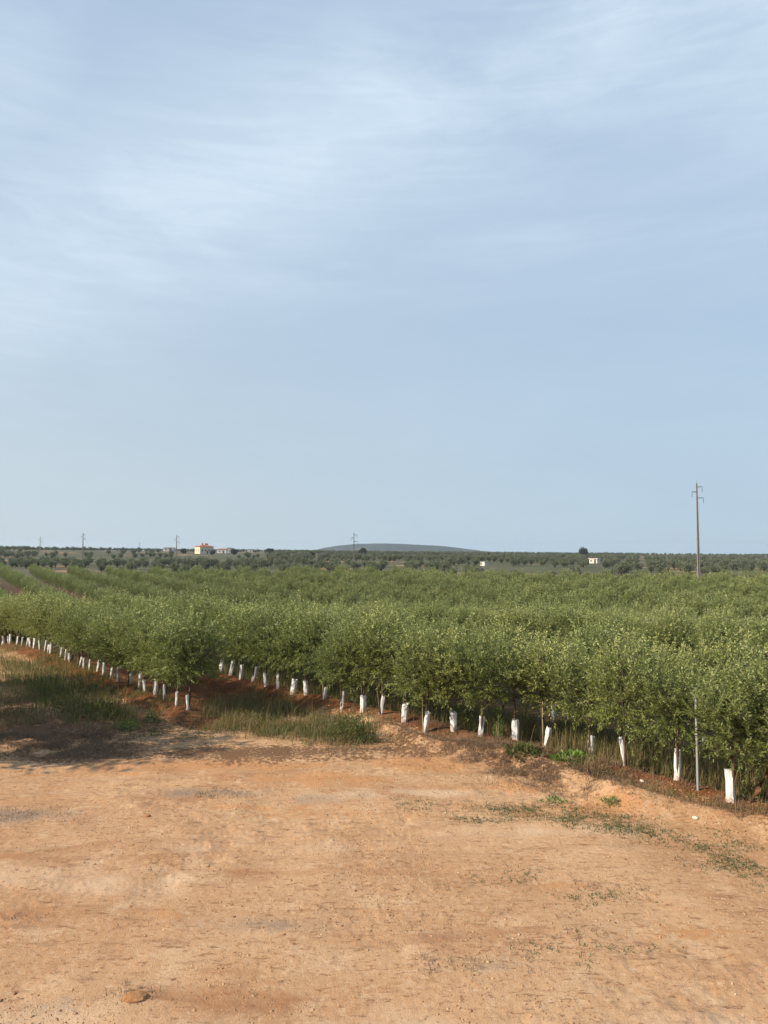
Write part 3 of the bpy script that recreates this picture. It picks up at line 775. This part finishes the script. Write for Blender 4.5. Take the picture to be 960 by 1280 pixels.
rng = np.random.default_rng(77)
sets = [rng.uniform([-12.5, 7.4], [12.5, 22], (52000, 2))]
den = fbm(sets[0][:,0] * .6, sets[0][:,1] * .6, 140, 4) ; sets[0] = sets[0][(den > .40 + .22 * rng.random(len(den)))]
for pl, n in (([(0,1000),(90,1002),(110,1022),(0,1026)],900),([(230,984),(300,978),(320,990),(240,994)],500),([(740,972),(840,984),(960,1008),(960,1035),(860,1015),(760,995)],2600),([(560,955),(650,960),(740,985),(690,990),(600,975)],900),([(0,1225),(140,1225),(150,1280),(0,1280)],500),([(360,985),(460,982),(480,996),(380,998)],400),([(30,870),(240,900),(480,915),(560,935),(400,935),(160,925)],900)):
    sets.append(sample_poly(pl, n, rng))
PG = np.concatenate(sets)
SZ = np.clip(rng.lognormal(math.log(.0085), .48, len(PG)), .004, .026)
tag(link('gravel', rocks_mesh('gravel', PG, SZ, rng, None), M['gravel']), 'small clods and grit strewn over the earth yard', 'gravel', None, 'stuff')
def rock(px, py, size, mat, label, name='stone', cat='stone', n=1, sq=.65):
    x, y = G(px, py); rg = np.random.default_rng(int(px * 7 + py))
    import bmesh
    bm = bmesh.new(); bmesh.ops.create_icosphere(bm, subdivisions=3, radius=1)
    for v in bm.verts:
        d = Vector(v.co); k = .75 + .5 * float(fbm(d.x * 1.6 + px, d.y * 1.6 + d.z * 2.1, 3, 3)); v.co = d * k
        v.co.x *= size * 1.35; v.co.y *= size; v.co.z *= size * sq
    me = bpy.data.meshes.new(name); bm.to_mesh(me); bm.free()
    o = link(name, me, mat); o.location = (x, y, float(height(x, y)) + size * .05); o.rotation_euler = (0,0,rg.uniform(0,6.28))
    return tag(o, label, cat)
rock(180,1228,.115,M['clod'],'orange brown clod of earth lying at the lower left of the yard','earth_clod','clod',sq=.5).rotation_euler = (0,0,.1)
rock(861,1017,.05,M['pale_stone'],'pale stone lying on the bank below the metal post')
rock(797,978,.055,M['pale_stone'],'pale stone beside the slim left-leaning guard')
rock(1,1143,.08,M['clod'],'dark clod of earth at the left edge of the yard','earth_clod','clod')
rock(190,1015,.06,M['clod'],'small dark clod alone on the smooth middle of the yard','earth_clod','clod')
rock(640,960,.07,M['stone'],'brown stone on the low ridge of earth by the track')

# single plants
def plant(name, px, py, n, rad, hgt, ll, lw, mat, label, cat='plant', up=.6, seed=0, stems=12):
    rg = np.random.default_rng(seed + int(px)); x, y = G(px, py)
    d = rg.normal(size=(n,3)); d[:,2] = np.abs(d[:,2]); d /= np.linalg.norm(d, axis=1, keepdims=True)
    p = d * (rg.uniform(.1,1,n)**.5)[:,None] * np.array([rad, rad * .8, hgt])
    p[:,0] *= 1 + .4 * np.sin(d[:,1] * 3 + px); 
    dr = d * .7 + np.array([0,0,up]) + rg.normal(size=(n,3)) * .5; dr /= np.linalg.norm(dr, axis=1, keepdims=True)
    co, f = leaves(p, dr, rg.uniform(.6,1.3,n) * ll, rg.uniform(.7,1.3,n) * lw, rg, .1)
    root = empty(name, (x, y, float(height(x, y)) - .02)); tag(root, label, cat)
    link('foliage', mesh_np(name + '_foliage', co, f), mat, root)
    mb = MB()
    for q in range(stems):
        e = Vector(p[rg.integers(0, n)].tolist()); mb.tube([(0,0,-.05), e * .5 + Vector((0,0,.04)), e], [.008,.006,.003], 5)
    mb.build('stems', M['brush'] if mat is M['brush'] else M['cane'], root)
plant('leafy_bush', 437, 922, 1500, .85, .75, .12, .03, M['weed'], 'dark green bush at the end of the grassy verge beside the dirt track')
plant('leafy_bush', 130, 893, 900, .9, .6, .12, .03, M['weed'], 'dark green bush in the weeds at the left, before the guards')
plant('leafy_bush', 165, 907, 260, .4, .3, .10, .03, M['bright_leaf'], 'small green bush on the red soil below the left row, leftmost of two')
plant('leafy_bush', 193, 899, 220, .32, .38, .10, .03, M['bright_leaf'], 'small green bush on the red soil below the left row, close to the guards')
plant('vine_plant', 652, 950, 200, .55, .26, .15, .09, M['weed'], 'broad-leaved light green plant spreading below the white guard leaning right')
plant('vine_plant', 712, 958, 220, .55, .24, .15, .08, M['bright_leaf'], 'broad-leaved green plant spreading left of the clean white guard')
plant('vine_plant', 620, 927, 90, .16, 1.0, .12, .06, M['bright_leaf'], 'slender climbing green plant standing between two guards of the front row')
plant('leafy_bush', 760, 1000, 140, .26, .14, .07, .03, M['bright_leaf'], 'tiny green weed clump on the bank of orange clods')
plant('leafy_bush', 688, 992, 160, .34, .10, .06, .03, M['bright_leaf'], 'tiny flat green weed clump at the foot of the earth ridge')
plant('leafy_bush', 928, 1000, 150, .3, .3, .10, .03, M['weed'], 'green weed at the foot of the leaning trunk')
plant('dry_shrub', 20, 888, 900, .95, .75, .16, .012, M['brush'], 'brown dry twiggy shrub at the left edge of the weeds', 'shrub')
plant('leafy_bush', 60, 868, 900, 1.1, .5, .11, .03, M['weed'], 'wide low green bush amid the weeds at the far left')
plant('leafy_bush', 95, 884, 700, .8, .6, .11, .03, M['weed'], 'rounded green bush amid the left weeds behind the dry brush')
plant('dry_shrub', 385, 908, 600, 1.0, .42, .14, .013, M['dry'], 'tan dry shrub in the verge just left of the dark green bush', 'shrub')
plant('dry_shrub', 110, 916, 900, 1.0, .42, .15, .012, M['brush'], 'low heap of brown dry brush beside the yard at the left', 'shrub')
plant('dry_shrub', 300, 903, 700, .9, .55, .16, .012, M['dry'], 'tan dry shrub before the front row guards on the verge', 'shrub')
plant('dry_shrub', 735, 968, 700, .8, .32, .14, .011, M['brush'], 'low brown dry brush below the clean white guard', 'shrub')

# ------------------------------------------------------------------ far country
def far_pt(px, D): return ((px - 480) / F * D, D)
def grove_tree(x, y, sc, var, label, group, first):
    if first is None:
        r = empty('grown_olive_tree'); c = link('crown', GROVE_V[var][0], None, r); t = link('trunk', GROVE_V[var][1], None, r)
    else:
        r = first.copy(); COL.objects.link(r)
        for ch in first.children:
            q = ch.copy(); COL.objects.link(q); q.parent = r; q.data = GROVE_V[var][0 if ch.name.startswith('crown') else 1]
    r.location = (x, y, float(height(x, y))); r.rotation_euler = (0,0,random.uniform(0,6.28)); r.scale = (sc, sc, sc * random.uniform(.85,1.05))
    tag(r, label, 'olive tree', group); return r
gp = []
def edge_y(x): return float(np.interp(x, EDGE[:,0], EDGE[:,1]))
for u in np.arange(-20, 985, 1.0):
    pass
# rows of grown trees on the land behind the field
rg = random.Random(3)
gy = 150
while gy < 470:
    gx = -.56 * gy
    while gx < .56 * gy:
        x = gx + rg.gauss(0, 1.2); y = gy + rg.gauss(0, 1.5); px = 480 + F * x / y
        gx += 7.8
        if y < edge_y(x) + 14: continue
        if px < 330 and y > 255 and not (y > 300 and fbm(np.array([x*.02]), np.array([y*.02]), 8, 2)[0] > .62): continue
        if fbm(np.array([x * .025]), np.array([y * .025]), 33, 2)[0] < .40: continue
        if 195 < px < 335 and y > 285: continue
        if 485 < px < 508 and y < 300: continue
        if 612 < px < 640 and y < 300: continue
        if abs(px - 743) < 10 and y < 330: continue
        if abs(px - 604) < 8 and y < 280: continue
        if abs(px - 873) < 5 and y < 200: continue
        gp.append((x, y))
    gy += 8.6
for D0 in (231, 238, 247):
    gx = -.56 * D0
    while gx < -.14 * D0:
        x = gx + rg.gauss(0,.8); y = D0 + rg.gauss(0,1.5) - .10 * (gx + .35 * D0); gx += 3.2 + rg.uniform(0, 2.5) * (D0 > 235)
        if y > edge_y(x) + 8: gp.append((x, y))
gp.sort(key=lambda p: p[1])
vis = [p for p in gp if abs(p[0]) < .53 * p[1]]
first = None
for (x, y) in vis[:270]:
    px = 480 + F * x / y
    if px < 330: lab, g = 'grey-green grown olive tree in the dark belt behind the field, left of the centre pole', 'grown olive trees left behind the field'
    elif px < 640: lab, g = 'grown olive tree in the belt behind the field, below the far hill', 'grown olive trees in the middle behind the field'
    else: lab, g = 'round grown olive tree on bare ground behind the field, by the tall pole side', 'grown olive trees right behind the field'
    q = grove_tree(x, y, rg.uniform(.52,.82) * (1.12 if y < 235 else 1), rg.randrange(6), lab, g, first)
    if first is None: first = q
rest2 = vis[270:]
gy = 480
while gy < 1050:
    gx = -.56 * gy
    while gx < .56 * gy:
        x = gx + rg.gauss(0, 2); y = gy + rg.gauss(0, 3); gx += 9.5; px = 480 + F * x / y
        if fbm(np.array([x * .012]), np.array([y * .012]), 55, 2)[0] < (.50 if px > 330 else .56): continue
        if 200 < px < 330 and y < 660: continue
        rest2.append((x, y))
    gy += 14
for _ in range(230):                                     # bushes over the left slope
    D0 = rg.uniform(300, 700); x = rg.uniform(-.54, -.17) * D0
    if fbm(np.array([x * .02]), np.array([D0 * .012]), 66, 2)[0] > .46 and not (215 < 480 + F * x / D0 < 285): rest2.append((x, D0))
for px in np.arange(-25, 330, 1.3):                        # dark line of trees along the left skyline
    x, y = far_pt(px + rg.gauss(0,1), 860 + rg.gauss(0,25)); rest2.append((x, y))
scatter('distant_grove', rest2, GROVE_V, 'dark far-off olive groves dotting the country up to the skyline', 'grove', (.5,.85))
# single dark trees on the skyline
def lone(px, D, w, h, label, name='dark_tree'):
    x, y = far_pt(px, D); c, t = grown_tree_meshes(int(px * 3), w / 2 * .9, h, h * .12, 1100, w * .12, name, M['dark_leaf'])
    r = empty(name, (x, y, float(height(x, y)) - .2)); link('crown', c, None, r); link('trunk', t, None, r); tag(r, label, 'tree')
lone(730, 640, 10, 8.2, 'dark round tree rising alone above the right skyline near the white hut')
lone(230, 480, 6, 3.4, 'dark round bush left of the cream house')
lone(266, 470, 4.5, 2.6, 'dark bush before the shaded side of the cream house')
lone(293, 480, 6, 4, 'dark tree right of the cream house by the pale outbuildings')
lone(338, 560, 7, 4, 'dark round tree on the skyline between house and hill')
lone(453, 520, 8, 4.6, 'dark spreading tree just right of the centre pole below the hill')
lone(390, 420, 4, 3.6, 'dark tree on the skyline at the left foot of the hill')
lone(548, 420, 5, 3.0, 'small dark tree on the slope under the right side of the hill')

# hill
def build_hill():
    cx, cy = far_pt(478, 3150); X = np.linspace(-520, 640, 150); Y = np.linspace(-330, 420, 60)
    XX, YY = np.meshgrid(X, Y, indexing='ij')
    prof = np.interp(XX, [-330,-285,-240,-190,-120,-30,60,150,240,330,420,520], [0,11,24,32,38.5,42,40.5,36,31,22,10,0])
    fy = np.clip(1 - (YY / np.where(YY < 0, 300, 400))**2, 0, 1)**.8
    Z = prof * fy + (fbm(XX * .02, YY * .02, 4, 4) - .5) * 3.2 * np.clip(prof / 20, 0, 1) * fy
    zb = float(broad(cx, cy)) - 3.
    n1, n2 = XX.shape; idx = np.arange(n1 * n2).reshape(n1, n2)
    f = np.stack([idx[:-1,:-1], idx[1:,:-1], idx[1:,1:], idx[:-1,1:]], -1).reshape(-1, 4)
    me = mesh_np('hill', np.stack([XX.ravel() + cx, YY.ravel() + cy, Z.ravel() + zb + 3 * (prof * fy > .05).ravel() - 2.5 * (prof * fy <= .05).ravel()], -1), f, True)
    tag(link('hill', me, M['hill']), 'long low blue hill on the horizon with a gentle right slope', 'hill', None, 'structure')
    x, y = far_pt(464, 3120)
    mb = MB(); mb.tube([(0,0,-2),(0,0,4.5)], [2.2,1.6], 12); mb.tube([(0,0,4.5),(0,0,7.2)], [2.0,.2], 12)
    o = mb.build('hilltop_tower', M['pale_wall']); o.location = (x, y, zb + 42.5); tag(o, 'tiny stub of a tower on top of the far hill', 'tower')
build_hill()

# utility poles
def pole(px, ytop, D, label, zb=None, arms=True, base_r=.2, top_r=.09, k=1.):
    x, y = far_pt(px, D); z0 = float(height(x, y)); zt = H + (HZ - ytop) * D / F; hh = zt - z0
    r = empty('utility_pole', (x, y, z0)); tag(r, label, 'utility pole', 'concrete utility poles across the country')
    mb = MB(); N = 14
    # tapering rectangular concrete post with a narrower ladder recess
    for (c, wx, wy) in ((0,1,1),):
        n = 6; vs = []; fs = []
        for i in range(n + 1):
            q = i / n; ww = base_r * (1 - q) + top_r * q; ww2 = ww * .72; z = -.5 + (hh + .5) * q
            vs += [(-ww,-ww2,z),(-ww*.4,-ww2,z),(-ww*.4,-ww2*.7,z),(ww*.4,-ww2*.7,z),(ww*.4,-ww2,z),(ww,-ww2,z),(ww,ww2,z),(-ww,ww2,z)]
        for i in range(n):
            for j in range(8): a = i*8+j; b = i*8+(j+1)%8; fs.append((a, b, b+8, a+8))
        fs.append(tuple(range(7,-1,-1))); fs.append(tuple(n*8+j for j in range(8)))
        mb.add(vs, fs)
    mb.build('post', M['concrete'], r)
    if arms:
        for (dz, sx, ln) in ((.55,1,.78),(1.35,-1,.72),(2.35,1,.98)):
            dz *= k; ln *= k
            mb = MB(); mb.box((sx * (ln / 2 + .1), 0, hh - dz), (ln + .05, .07, .075)); mb.box((sx * ln * .45, 0, hh - dz - .16), (ln * .8, .05, .05), Matrix.Rotation(sx * -.12, 3, 'Y'))
            a = mb.build('cross_arm', M['dark_steel'], r)
            mb = MB(); xx = sx * (ln + .08)
            mb.tube([(xx,0,hh-dz),(xx,0,hh-dz-.95*k)], .035, 6)
            for q in range(4): mb.tube([(xx,0,hh-dz-(.25+.17*q)*k),(xx,0,hh-dz-(.31+.17*q)*k)], [.085,.05], 8)
            mb.build('insulator', M['glass_ins'], a)
        mb = MB(); mb.tube([(0,0,hh),(0,0,hh+.35)], .02, 5); mb.build('lightning_rod', M['dark_steel'], r)
pole(872.3, 604, 121, 'tall tapering grey concrete utility pole standing behind the field at the right', base_r=.24, top_r=.09)
pole(442.5, 666, 215, 'concrete utility pole in the centre, before the far hill', k=1.05)
pole(221, 669, 260, 'concrete utility pole just left of the cream house', k=1.0)
pole(104, 666.5, 260, 'concrete utility pole at the left, the taller of the two left ones', k=.8)
pole(50.5, 671, 430, 'leftmost concrete utility pole, rising from the dark skyline', k=1.1)
pole(174.5, 678, 700, 'faint distant utility pole on the skyline between two nearer poles', k=1.0)
pole(97, 683.5, 900, 'barely visible far utility pole left beside the taller left pole', k=1.)

# buildings
def wall_block(root, w, d, h, mat, name='wall', x0=0, y0=0):
    mb = MB(); mb.box((x0, y0, h / 2 - .5), (w, d, h + 1)); return mb.build(name, mat, root)
def hip_roof(root, w, d, z, rise, mat, over=.5, x0=0, y0=0, ridge=.45):
    w2, d2 = w / 2 + over, d / 2 + over; rl = max(0, (w2 - d2) * 1.0) if ridge is None else w2 * ridge
    vs = [(-w2,-d2,z),(w2,-d2,z),(w2,d2,z),(-w2,d2,z),(-w2,-d2,z+.18),(w2,-d2,z+.18),(w2,d2,z+.18),(-w2,d2,z+.18),(-rl,0,z+rise),(rl,0,z+rise)]
    vs = [(a + x0, b + y0, c) for a, b, c in vs]
    mb = MB(); mb.add(vs, [(3,2,1,0),(0,1,5,4),(1,2,6,5),(2,3,7,6),(3,0,4,7),(4,5,9,8),(6,7,8,9),(5,6,9),(7,4,8)])
    return mb.build('roof', mat, root)
def window(root, c, w, h, axis, mat=None, name='window'):
    mb = MB(); t = .08
    d = (w + .24, t, h + .24) if axis == 'y' else (t, w + .24, h + .24)
    mb.box(c, d); fr = mb.build(name, M['white_wall'], root)
    mb = MB(); s = .03 * (1 if axis == 'y' else 1)
    d2 = (w, t, h) if axis == 'y' else (t, w, h)
    n = (0, -s, 0) if axis == 'y' else (-s, 0, 0)
    mb.box((c[0] + n[0], c[1] + n[1], c[2]), d2); mb.build('pane', M['shutter'], fr)
def door(root, c, w, h, axis):
    mb = MB(); mb.box(c, (w, .1, h) if axis == 'y' else (.1, w, h)); dr = mb.build('door', M['door'], root)
    mb = MB(); o = (w * .35, -.08, 0) if axis == 'y' else (-.08, w * .35, 0); mb.box((c[0]+o[0], c[1]+o[1], c[2]), (.06,.06,.12)); mb.build('handle', M['steel'], dr)
hx, hy = far_pt(255.5, 500); hz_ = float(height(hx, hy))
house = empty('country_house', (hx, hy, hz_ - .1), R(38)); house.scale = (.88,.88,.92); tag(house, 'cream country house with red hipped roof and chimneys on the left skyline', 'house')
wall_block(house, 11, 9.6, 5.3, M['cream'])
rf = hip_roof(house, 11, 9.6, 5.3, 1.5, M['roof'], ridge=.3)
for (cx, cy, ch) in ((-2.2,-1.5,7.7),(1.3,.4,7.6),(2.5,.2,7.5)):
    mb = MB(); mb.box((cx, cy, ch / 2 + 2.2), (.85,.85, ch - 4.4)); mb.box((cx, cy, ch + .08), (1.1,1.1,.16)); mb.build('chimney', M['roof'], rf)
for wx in (-3.6, -.9, 1.9, 4.0): window(house, (wx, -4.83, 2.7), 1.1, 1.4, 'y')
door(house, (.5, -4.86, 1.1), 1.1, 2.2, 'y')
for wy in (-2.6, 2.4): window(house, (-5.53, wy, 2.7), 1.0, 1.3, 'x')
def small_house(px, D, w, d, h, wall, label, name='outbuilding', rot=0, roof='roof', rise=1.2, cat='outbuilding', group=None):
    x, y = far_pt(px, D); r = empty(name, (x, y, float(height(x, y)) - .05), rot); tag(r, label, cat, group)
    wall_block(r, w, d, h, wall); 
    if roof: hip_roof(r, w, d, h, rise, M[roof], .25)
    window(r, (-w * .22, -d / 2 - .03, h * .55), w * .16, h * .3, 'y'); door(r, (w * .2, -d / 2 - .05, h * .38), w * .16, h * .72, 'y')
    return r
small_house(212, 640, 9, 6, 3.0, M['pale_wall'], 'low grey outbuilding left of the pole by the cream house', roof='concrete', rise=.6)
small_house(278, 560, 7, 5, 2.8, M['white_wall'], 'low whitewashed outbuilding just right of the cream house', rise=.9)
small_house(287, 600, 3.4, 4, 3.9, M['pale_wall'], 'narrow grey outbuilding further right of the cream house', roof='concrete', rise=.5)
small_house(313, 640, 4, 4, 2.8, M['pale_wall'], 'small grey outbuilding, farthest right of the group by the cream house', roof='concrete', rise=.5)
# white hut with a flat lid roof, and a low white shelter
x, y = far_pt(743, 320); r = empty('white_hut', (x, y, float(height(x, y)) - .1), R(-44)); tag(r, 'small white flat-roofed hut among the round olives at the right', 'hut')
wall_block(r, 3.7, 3.0, 2.1, M['white_wall'])
mb = MB(); mb.box((0,0,2.2), (4.5,3.6,.2)); mb.build('roof', M['white_wall'], r)
door(r, (.9, -1.55, .95), .9, 1.7, 'y'); window(r, (-.9, -1.53, 1.2), .8, .6, 'y')
x, y = far_pt(604.5, 262); r = empty('white_shelter', (x, y, float(height(x, y)) + .3), R(-50)); r.scale = (.8,.8,.75); tag(r, 'low white shelter beside bare brown ground in the middle behind the field', 'shelter')
wall_block(r, 2.5, 1.8, 1.4, M['white_wall']); mb = MB(); mb.box((.15,0,1.47), (3.0,2.1,.12)); mb.build('roof', M['white_wall'], r); door(r, (-.75, -.94, .6), .55, 1.1, 'y')

# unseen trees added left of the yard to cast shade on the weeds
for k, (tx, ty, w, h) in enumerate(((-13.0,19.6,4.2,6.2),(-14.6,22.0,4.6,6.6),(-16.0,24.4,4.6,6.8),(-17.6,27.0,4.6,6.8),(-19.3,30.0,4.4,6.4))):
    c, t = grown_tree_meshes(900 + k, w / 2, h, 1.1, 2400, .26, 'unseen_shade_tree', M['grove'])
    r = empty('unseen_shade_tree', (tx, ty, float(height(tx, ty)) - .1)); link('crown', c, None, r); link('trunk', t, None, r)
    tag(r, 'grey-green tree out of view left of the yard, added to shade the weeds', 'tree', 'unseen trees added for shade left of the yard')

# ------------------------------------------------------------------ air
def haze(dens):
    mb = MB(); x0, x1, y0, y1, z0, z1 = -4400, 4400, -4400, 4500, -5.5, 62
    mb.box(((x0+x1)/2, (y0+y1)/2, (z0+z1)/2), (x1-x0, y1-y0, z1-z0))
    m = bpy.data.materials.new('haze_air'); m.use_nodes = True; t = m.node_tree; t.nodes.clear()
    o = t.nodes.new('ShaderNodeOutputMaterial'); v = t.nodes.new('ShaderNodeVolumePrincipled')
    v.inputs['Color'].default_value = (.70,.84,1,1); v.inputs['Density'].default_value = dens; v.inputs['Anisotropy'].default_value = .2
    t.links.new(v.outputs[0], o.inputs['Volume'])
    tag(mb.build('haze', m), 'thin bluish air veiling the far hill and groves', 'haze', None, 'stuff')
haze(1.3e-4)

# ------------------------------------------------------------------ light, sky, camera
SUN_EL = R(34); to_sun = Vector((-.955, -.30, 0)).normalized() * math.cos(SUN_EL) + Vector((0,0,math.sin(SUN_EL)))
sl = bpy.data.lights.new('sun', 'SUN'); sl.energy = 5.0; sl.angle = R(1.0); sl.color = (1, .86, .68)
so = bpy.data.objects.new('sun', sl); COL.objects.link(so); so.rotation_euler = (-to_sun).to_track_quat('-Z', 'Y').to_euler(); so.location = to_sun * 50
W = bpy.data.worlds.new('World'); SC.world = W; W.use_nodes = True; wt = W.node_tree; wt.nodes.clear()
def wn(ty, **kw):
    n = wt.nodes.new(ty)
    for k, v in kw.items(): setattr(n, k, v)
    return n
sky = wn('ShaderNodeTexSky', sky_type='NISHITA'); sky.sun_disc = False; sky.sun_elevation = SUN_EL
sky.sun_rotation = math.atan2(to_sun.x, to_sun.y); sky.air_density = 1.0; sky.dust_density = 2.2; sky.ozone_density = 2.2; sky.altitude = 100
tc = wn('ShaderNodeTexCoord').outputs['Generated']
def wmath(op, a, b=0., clamp=False):
    n = wn('ShaderNodeMath', operation=op, use_clamp=clamp)
    for i, q in enumerate((a, b)):
        if isinstance(q, bpy.types.NodeSocket): wt.links.new(q, n.inputs[i])
        else: n.inputs[i].default_value = q
    return n.outputs[0]
def wdot(v):
    n = wn('ShaderNodeVectorMath', operation='DOT_PRODUCT'); wt.links.new(tc, n.inputs[0]); n.inputs[1].default_value = v; return n.outputs['Value']
def wrng(v, a, b, c=0., d=1.):
    n = wn('ShaderNodeMapRange', interpolation_type='SMOOTHSTEP'); wt.links.new(v, n.inputs[0])
    for i, q in enumerate((a, b, c, d)): n.inputs[i+1].default_value = q
    return n.outputs[0]
sx = wn('ShaderNodeSeparateXYZ'); wt.links.new(tc, sx.inputs[0])
den = wmath('ADD', wmath('MAXIMUM', sx.outputs['Z'], 0.), .12)
cx = wn('ShaderNodeCombineXYZ'); wt.links.new(wmath('DIVIDE', sx.outputs['X'], den), cx.inputs['X']); wt.links.new(wmath('DIVIDE', sx.outputs['Y'], den), cx.inputs['Y'])
def wnoise(rot, scale, sc, detail, rough, loc=(0,0,0), dist=.3):
    mp = wn('ShaderNodeMapping'); wt.links.new(cx.outputs[0], mp.inputs['Vector']); mp.inputs['Rotation'].default_value = (0,0,rot); mp.inputs['Scale'].default_value = scale; mp.inputs['Location'].default_value = loc
    n = wn('ShaderNodeTexNoise'); wt.links.new(mp.outputs[0], n.inputs['Vector']); n.inputs['Scale'].default_value = sc; n.inputs['Detail'].default_value = detail; n.inputs['Roughness'].default_value = rough; n.inputs['Distortion'].default_value = dist
    return n.outputs['Fac']
def pdir(px, py): return Vector(((px - 480) / F, 1, (HZ - py) / F)).normalized()
def band(p0, p1, w):
    n = pdir(*p0).cross(pdir(*p1)).normalized(); d = wdot(n)
    return wmath('EXPONENT', wmath('MULTIPLY', wmath('MULTIPLY', d, d), -1 / w**2))
def wnoise3(ang, scale, sc, detail, rough, loc, dist):
    mp = wn('ShaderNodeMapping'); wt.links.new(tc, mp.inputs['Vector']); mp.inputs['Rotation'].default_value = (0, ang, 0); mp.inputs['Scale'].default_value = scale; mp.inputs['Location'].default_value = loc
    n = wn('ShaderNodeTexNoise'); wt.links.new(mp.outputs[0], n.inputs['Vector']); n.inputs['Scale'].default_value = sc; n.inputs['Detail'].default_value = detail; n.inputs['Roughness'].default_value = rough; n.inputs['Distortion'].default_value = dist
    return n.outputs['Fac']
c1 = wrng(wnoise3(R(24), (1, 1, 3.2), 2.6, 8, .58, (.3, .1, .2), .35), .36, .66)
c2 = wrng(wnoise3(R(6), (.8, .8, 4.5), 2.4, 8, .60, (1.3, .7, .4), .4), .42, .70)
c3 = wrng(wnoise3(R(38), (1, 1, 2.2), 6., 8, .64, (.7, .2, .9), .6), .35, .70)
c4 = wrng(wnoise3(R(30), (.8, .8, 7.), 5.5, 9, .66, (.2, .5, .1), .9), .38, .66)
tex = wmath('ADD', wmath('MULTIPLY', c1, .5), wmath('ADD', wmath('MULTIPLY', c3, .22), wmath('MULTIPLY', c4, .28)))
b1 = band((0, 320), (620, 75), .11)
b2 = band((330, 250), (960, 150), .055)
b3 = band((0, 360), (960, 290), .045)
b4 = band((700, 20), (960, 90), .07)
rs = wrng(wdot((1, 0, 0)), .02, .35); ls = wrng(wdot((-1, 0, 0)), .26, .42)
cl = wmath('MULTIPLY', b1, wmath('ADD', wmath('MULTIPLY', tex, .90), .28))
cl = wmath('MAXIMUM', cl, wmath('MULTIPLY', b2, wmath('ADD', wmath('MULTIPLY', c2, .55), .18)))
cl = wmath('MAXIMUM', cl, wmath('MULTIPLY', b3, wmath('ADD', wmath('MULTIPLY', c2, .5), .12)))
cl = wmath('MAXIMUM', cl, wmath('MULTIPLY', wmath('MULTIPLY', b4, rs), wmath('ADD', wmath('MULTIPLY', tex, .6), .15)))
cl = wmath('MAXIMUM', cl, wmath('MULTIPLY', wmath('MULTIPLY', ls, sx.outputs['Z']), wmath('ADD', wmath('MULTIPLY', tex, .9), .25)))
cl = wmath('ADD', wmath('MULTIPLY', cl, .85), wmath('MULTIPLY', tex, .14))
def wmix(f, a, b):
    n = wn('ShaderNodeMix', data_type='RGBA')
    for k, q in ((0, f), (6, a), (7, b)):
        if isinstance(q, bpy.types.NodeSocket): wt.links.new(q, n.inputs[k])
        else: n.inputs[k].default_value = q if k == 0 else (*q, 1)
    return n.outputs[2]
# thin high veil over the blue, thicker and greyer towards the sun and the horizon, with cirrus streaks in it
veil = wmix(.86, sky.outputs[0], (1.99, 2.63, 3.56))
low = wmath('EXPONENT', wmath('MULTIPLY', wmath('MAXIMUM', sx.outputs['Z'], 0.), -2.9))
sunward = wrng(wdot((-1, 0, 0)), -.55, .60, .0, 1.)
hz = wmix(sunward, (2.26, 2.93, 3.46), (2.74, 3.18, 3.36))
veil = wmix(wmath('MULTIPLY', low, 1.0, True), veil, hz)
veil = wmix(wmath('MULTIPLY', cl, .8, True), veil, (3.40, 4.02, 4.60))
bg = wn('ShaderNodeBackground'); bg.inputs['Strength'].default_value = .15; wt.links.new(veil, bg.inputs['Color'])
wo = wn('ShaderNodeOutputWorld'); wt.links.new(bg.outputs[0], wo.inputs['Surface'])

cam = bpy.data.cameras.new('camera'); cam.lens = 36 * F / 1280; cam.sensor_width = 36; cam.clip_end = 9000; cam.clip_start = .1
co = bpy.data.objects.new('camera', cam); COL.objects.link(co); co.location = (0,0,H); co.rotation_euler = (R(90) + math.atan((HZ - 640) / F), 0, 0)
SC.camera = co
SC.view_settings.view_transform = 'Standard'; SC.view_settings.look = 'None'; SC.view_settings.gamma = 1; SC.view_settings.exposure = .5; SC.view_settings.use_curve_mapping = False
SC.cycles.max_bounces = 6; SC.cycles.diffuse_bounces = 3; SC.cycles.transmission_bounces = 3; SC.cycles.volume_bounces = 0; SC.cycles.use_denoising = True
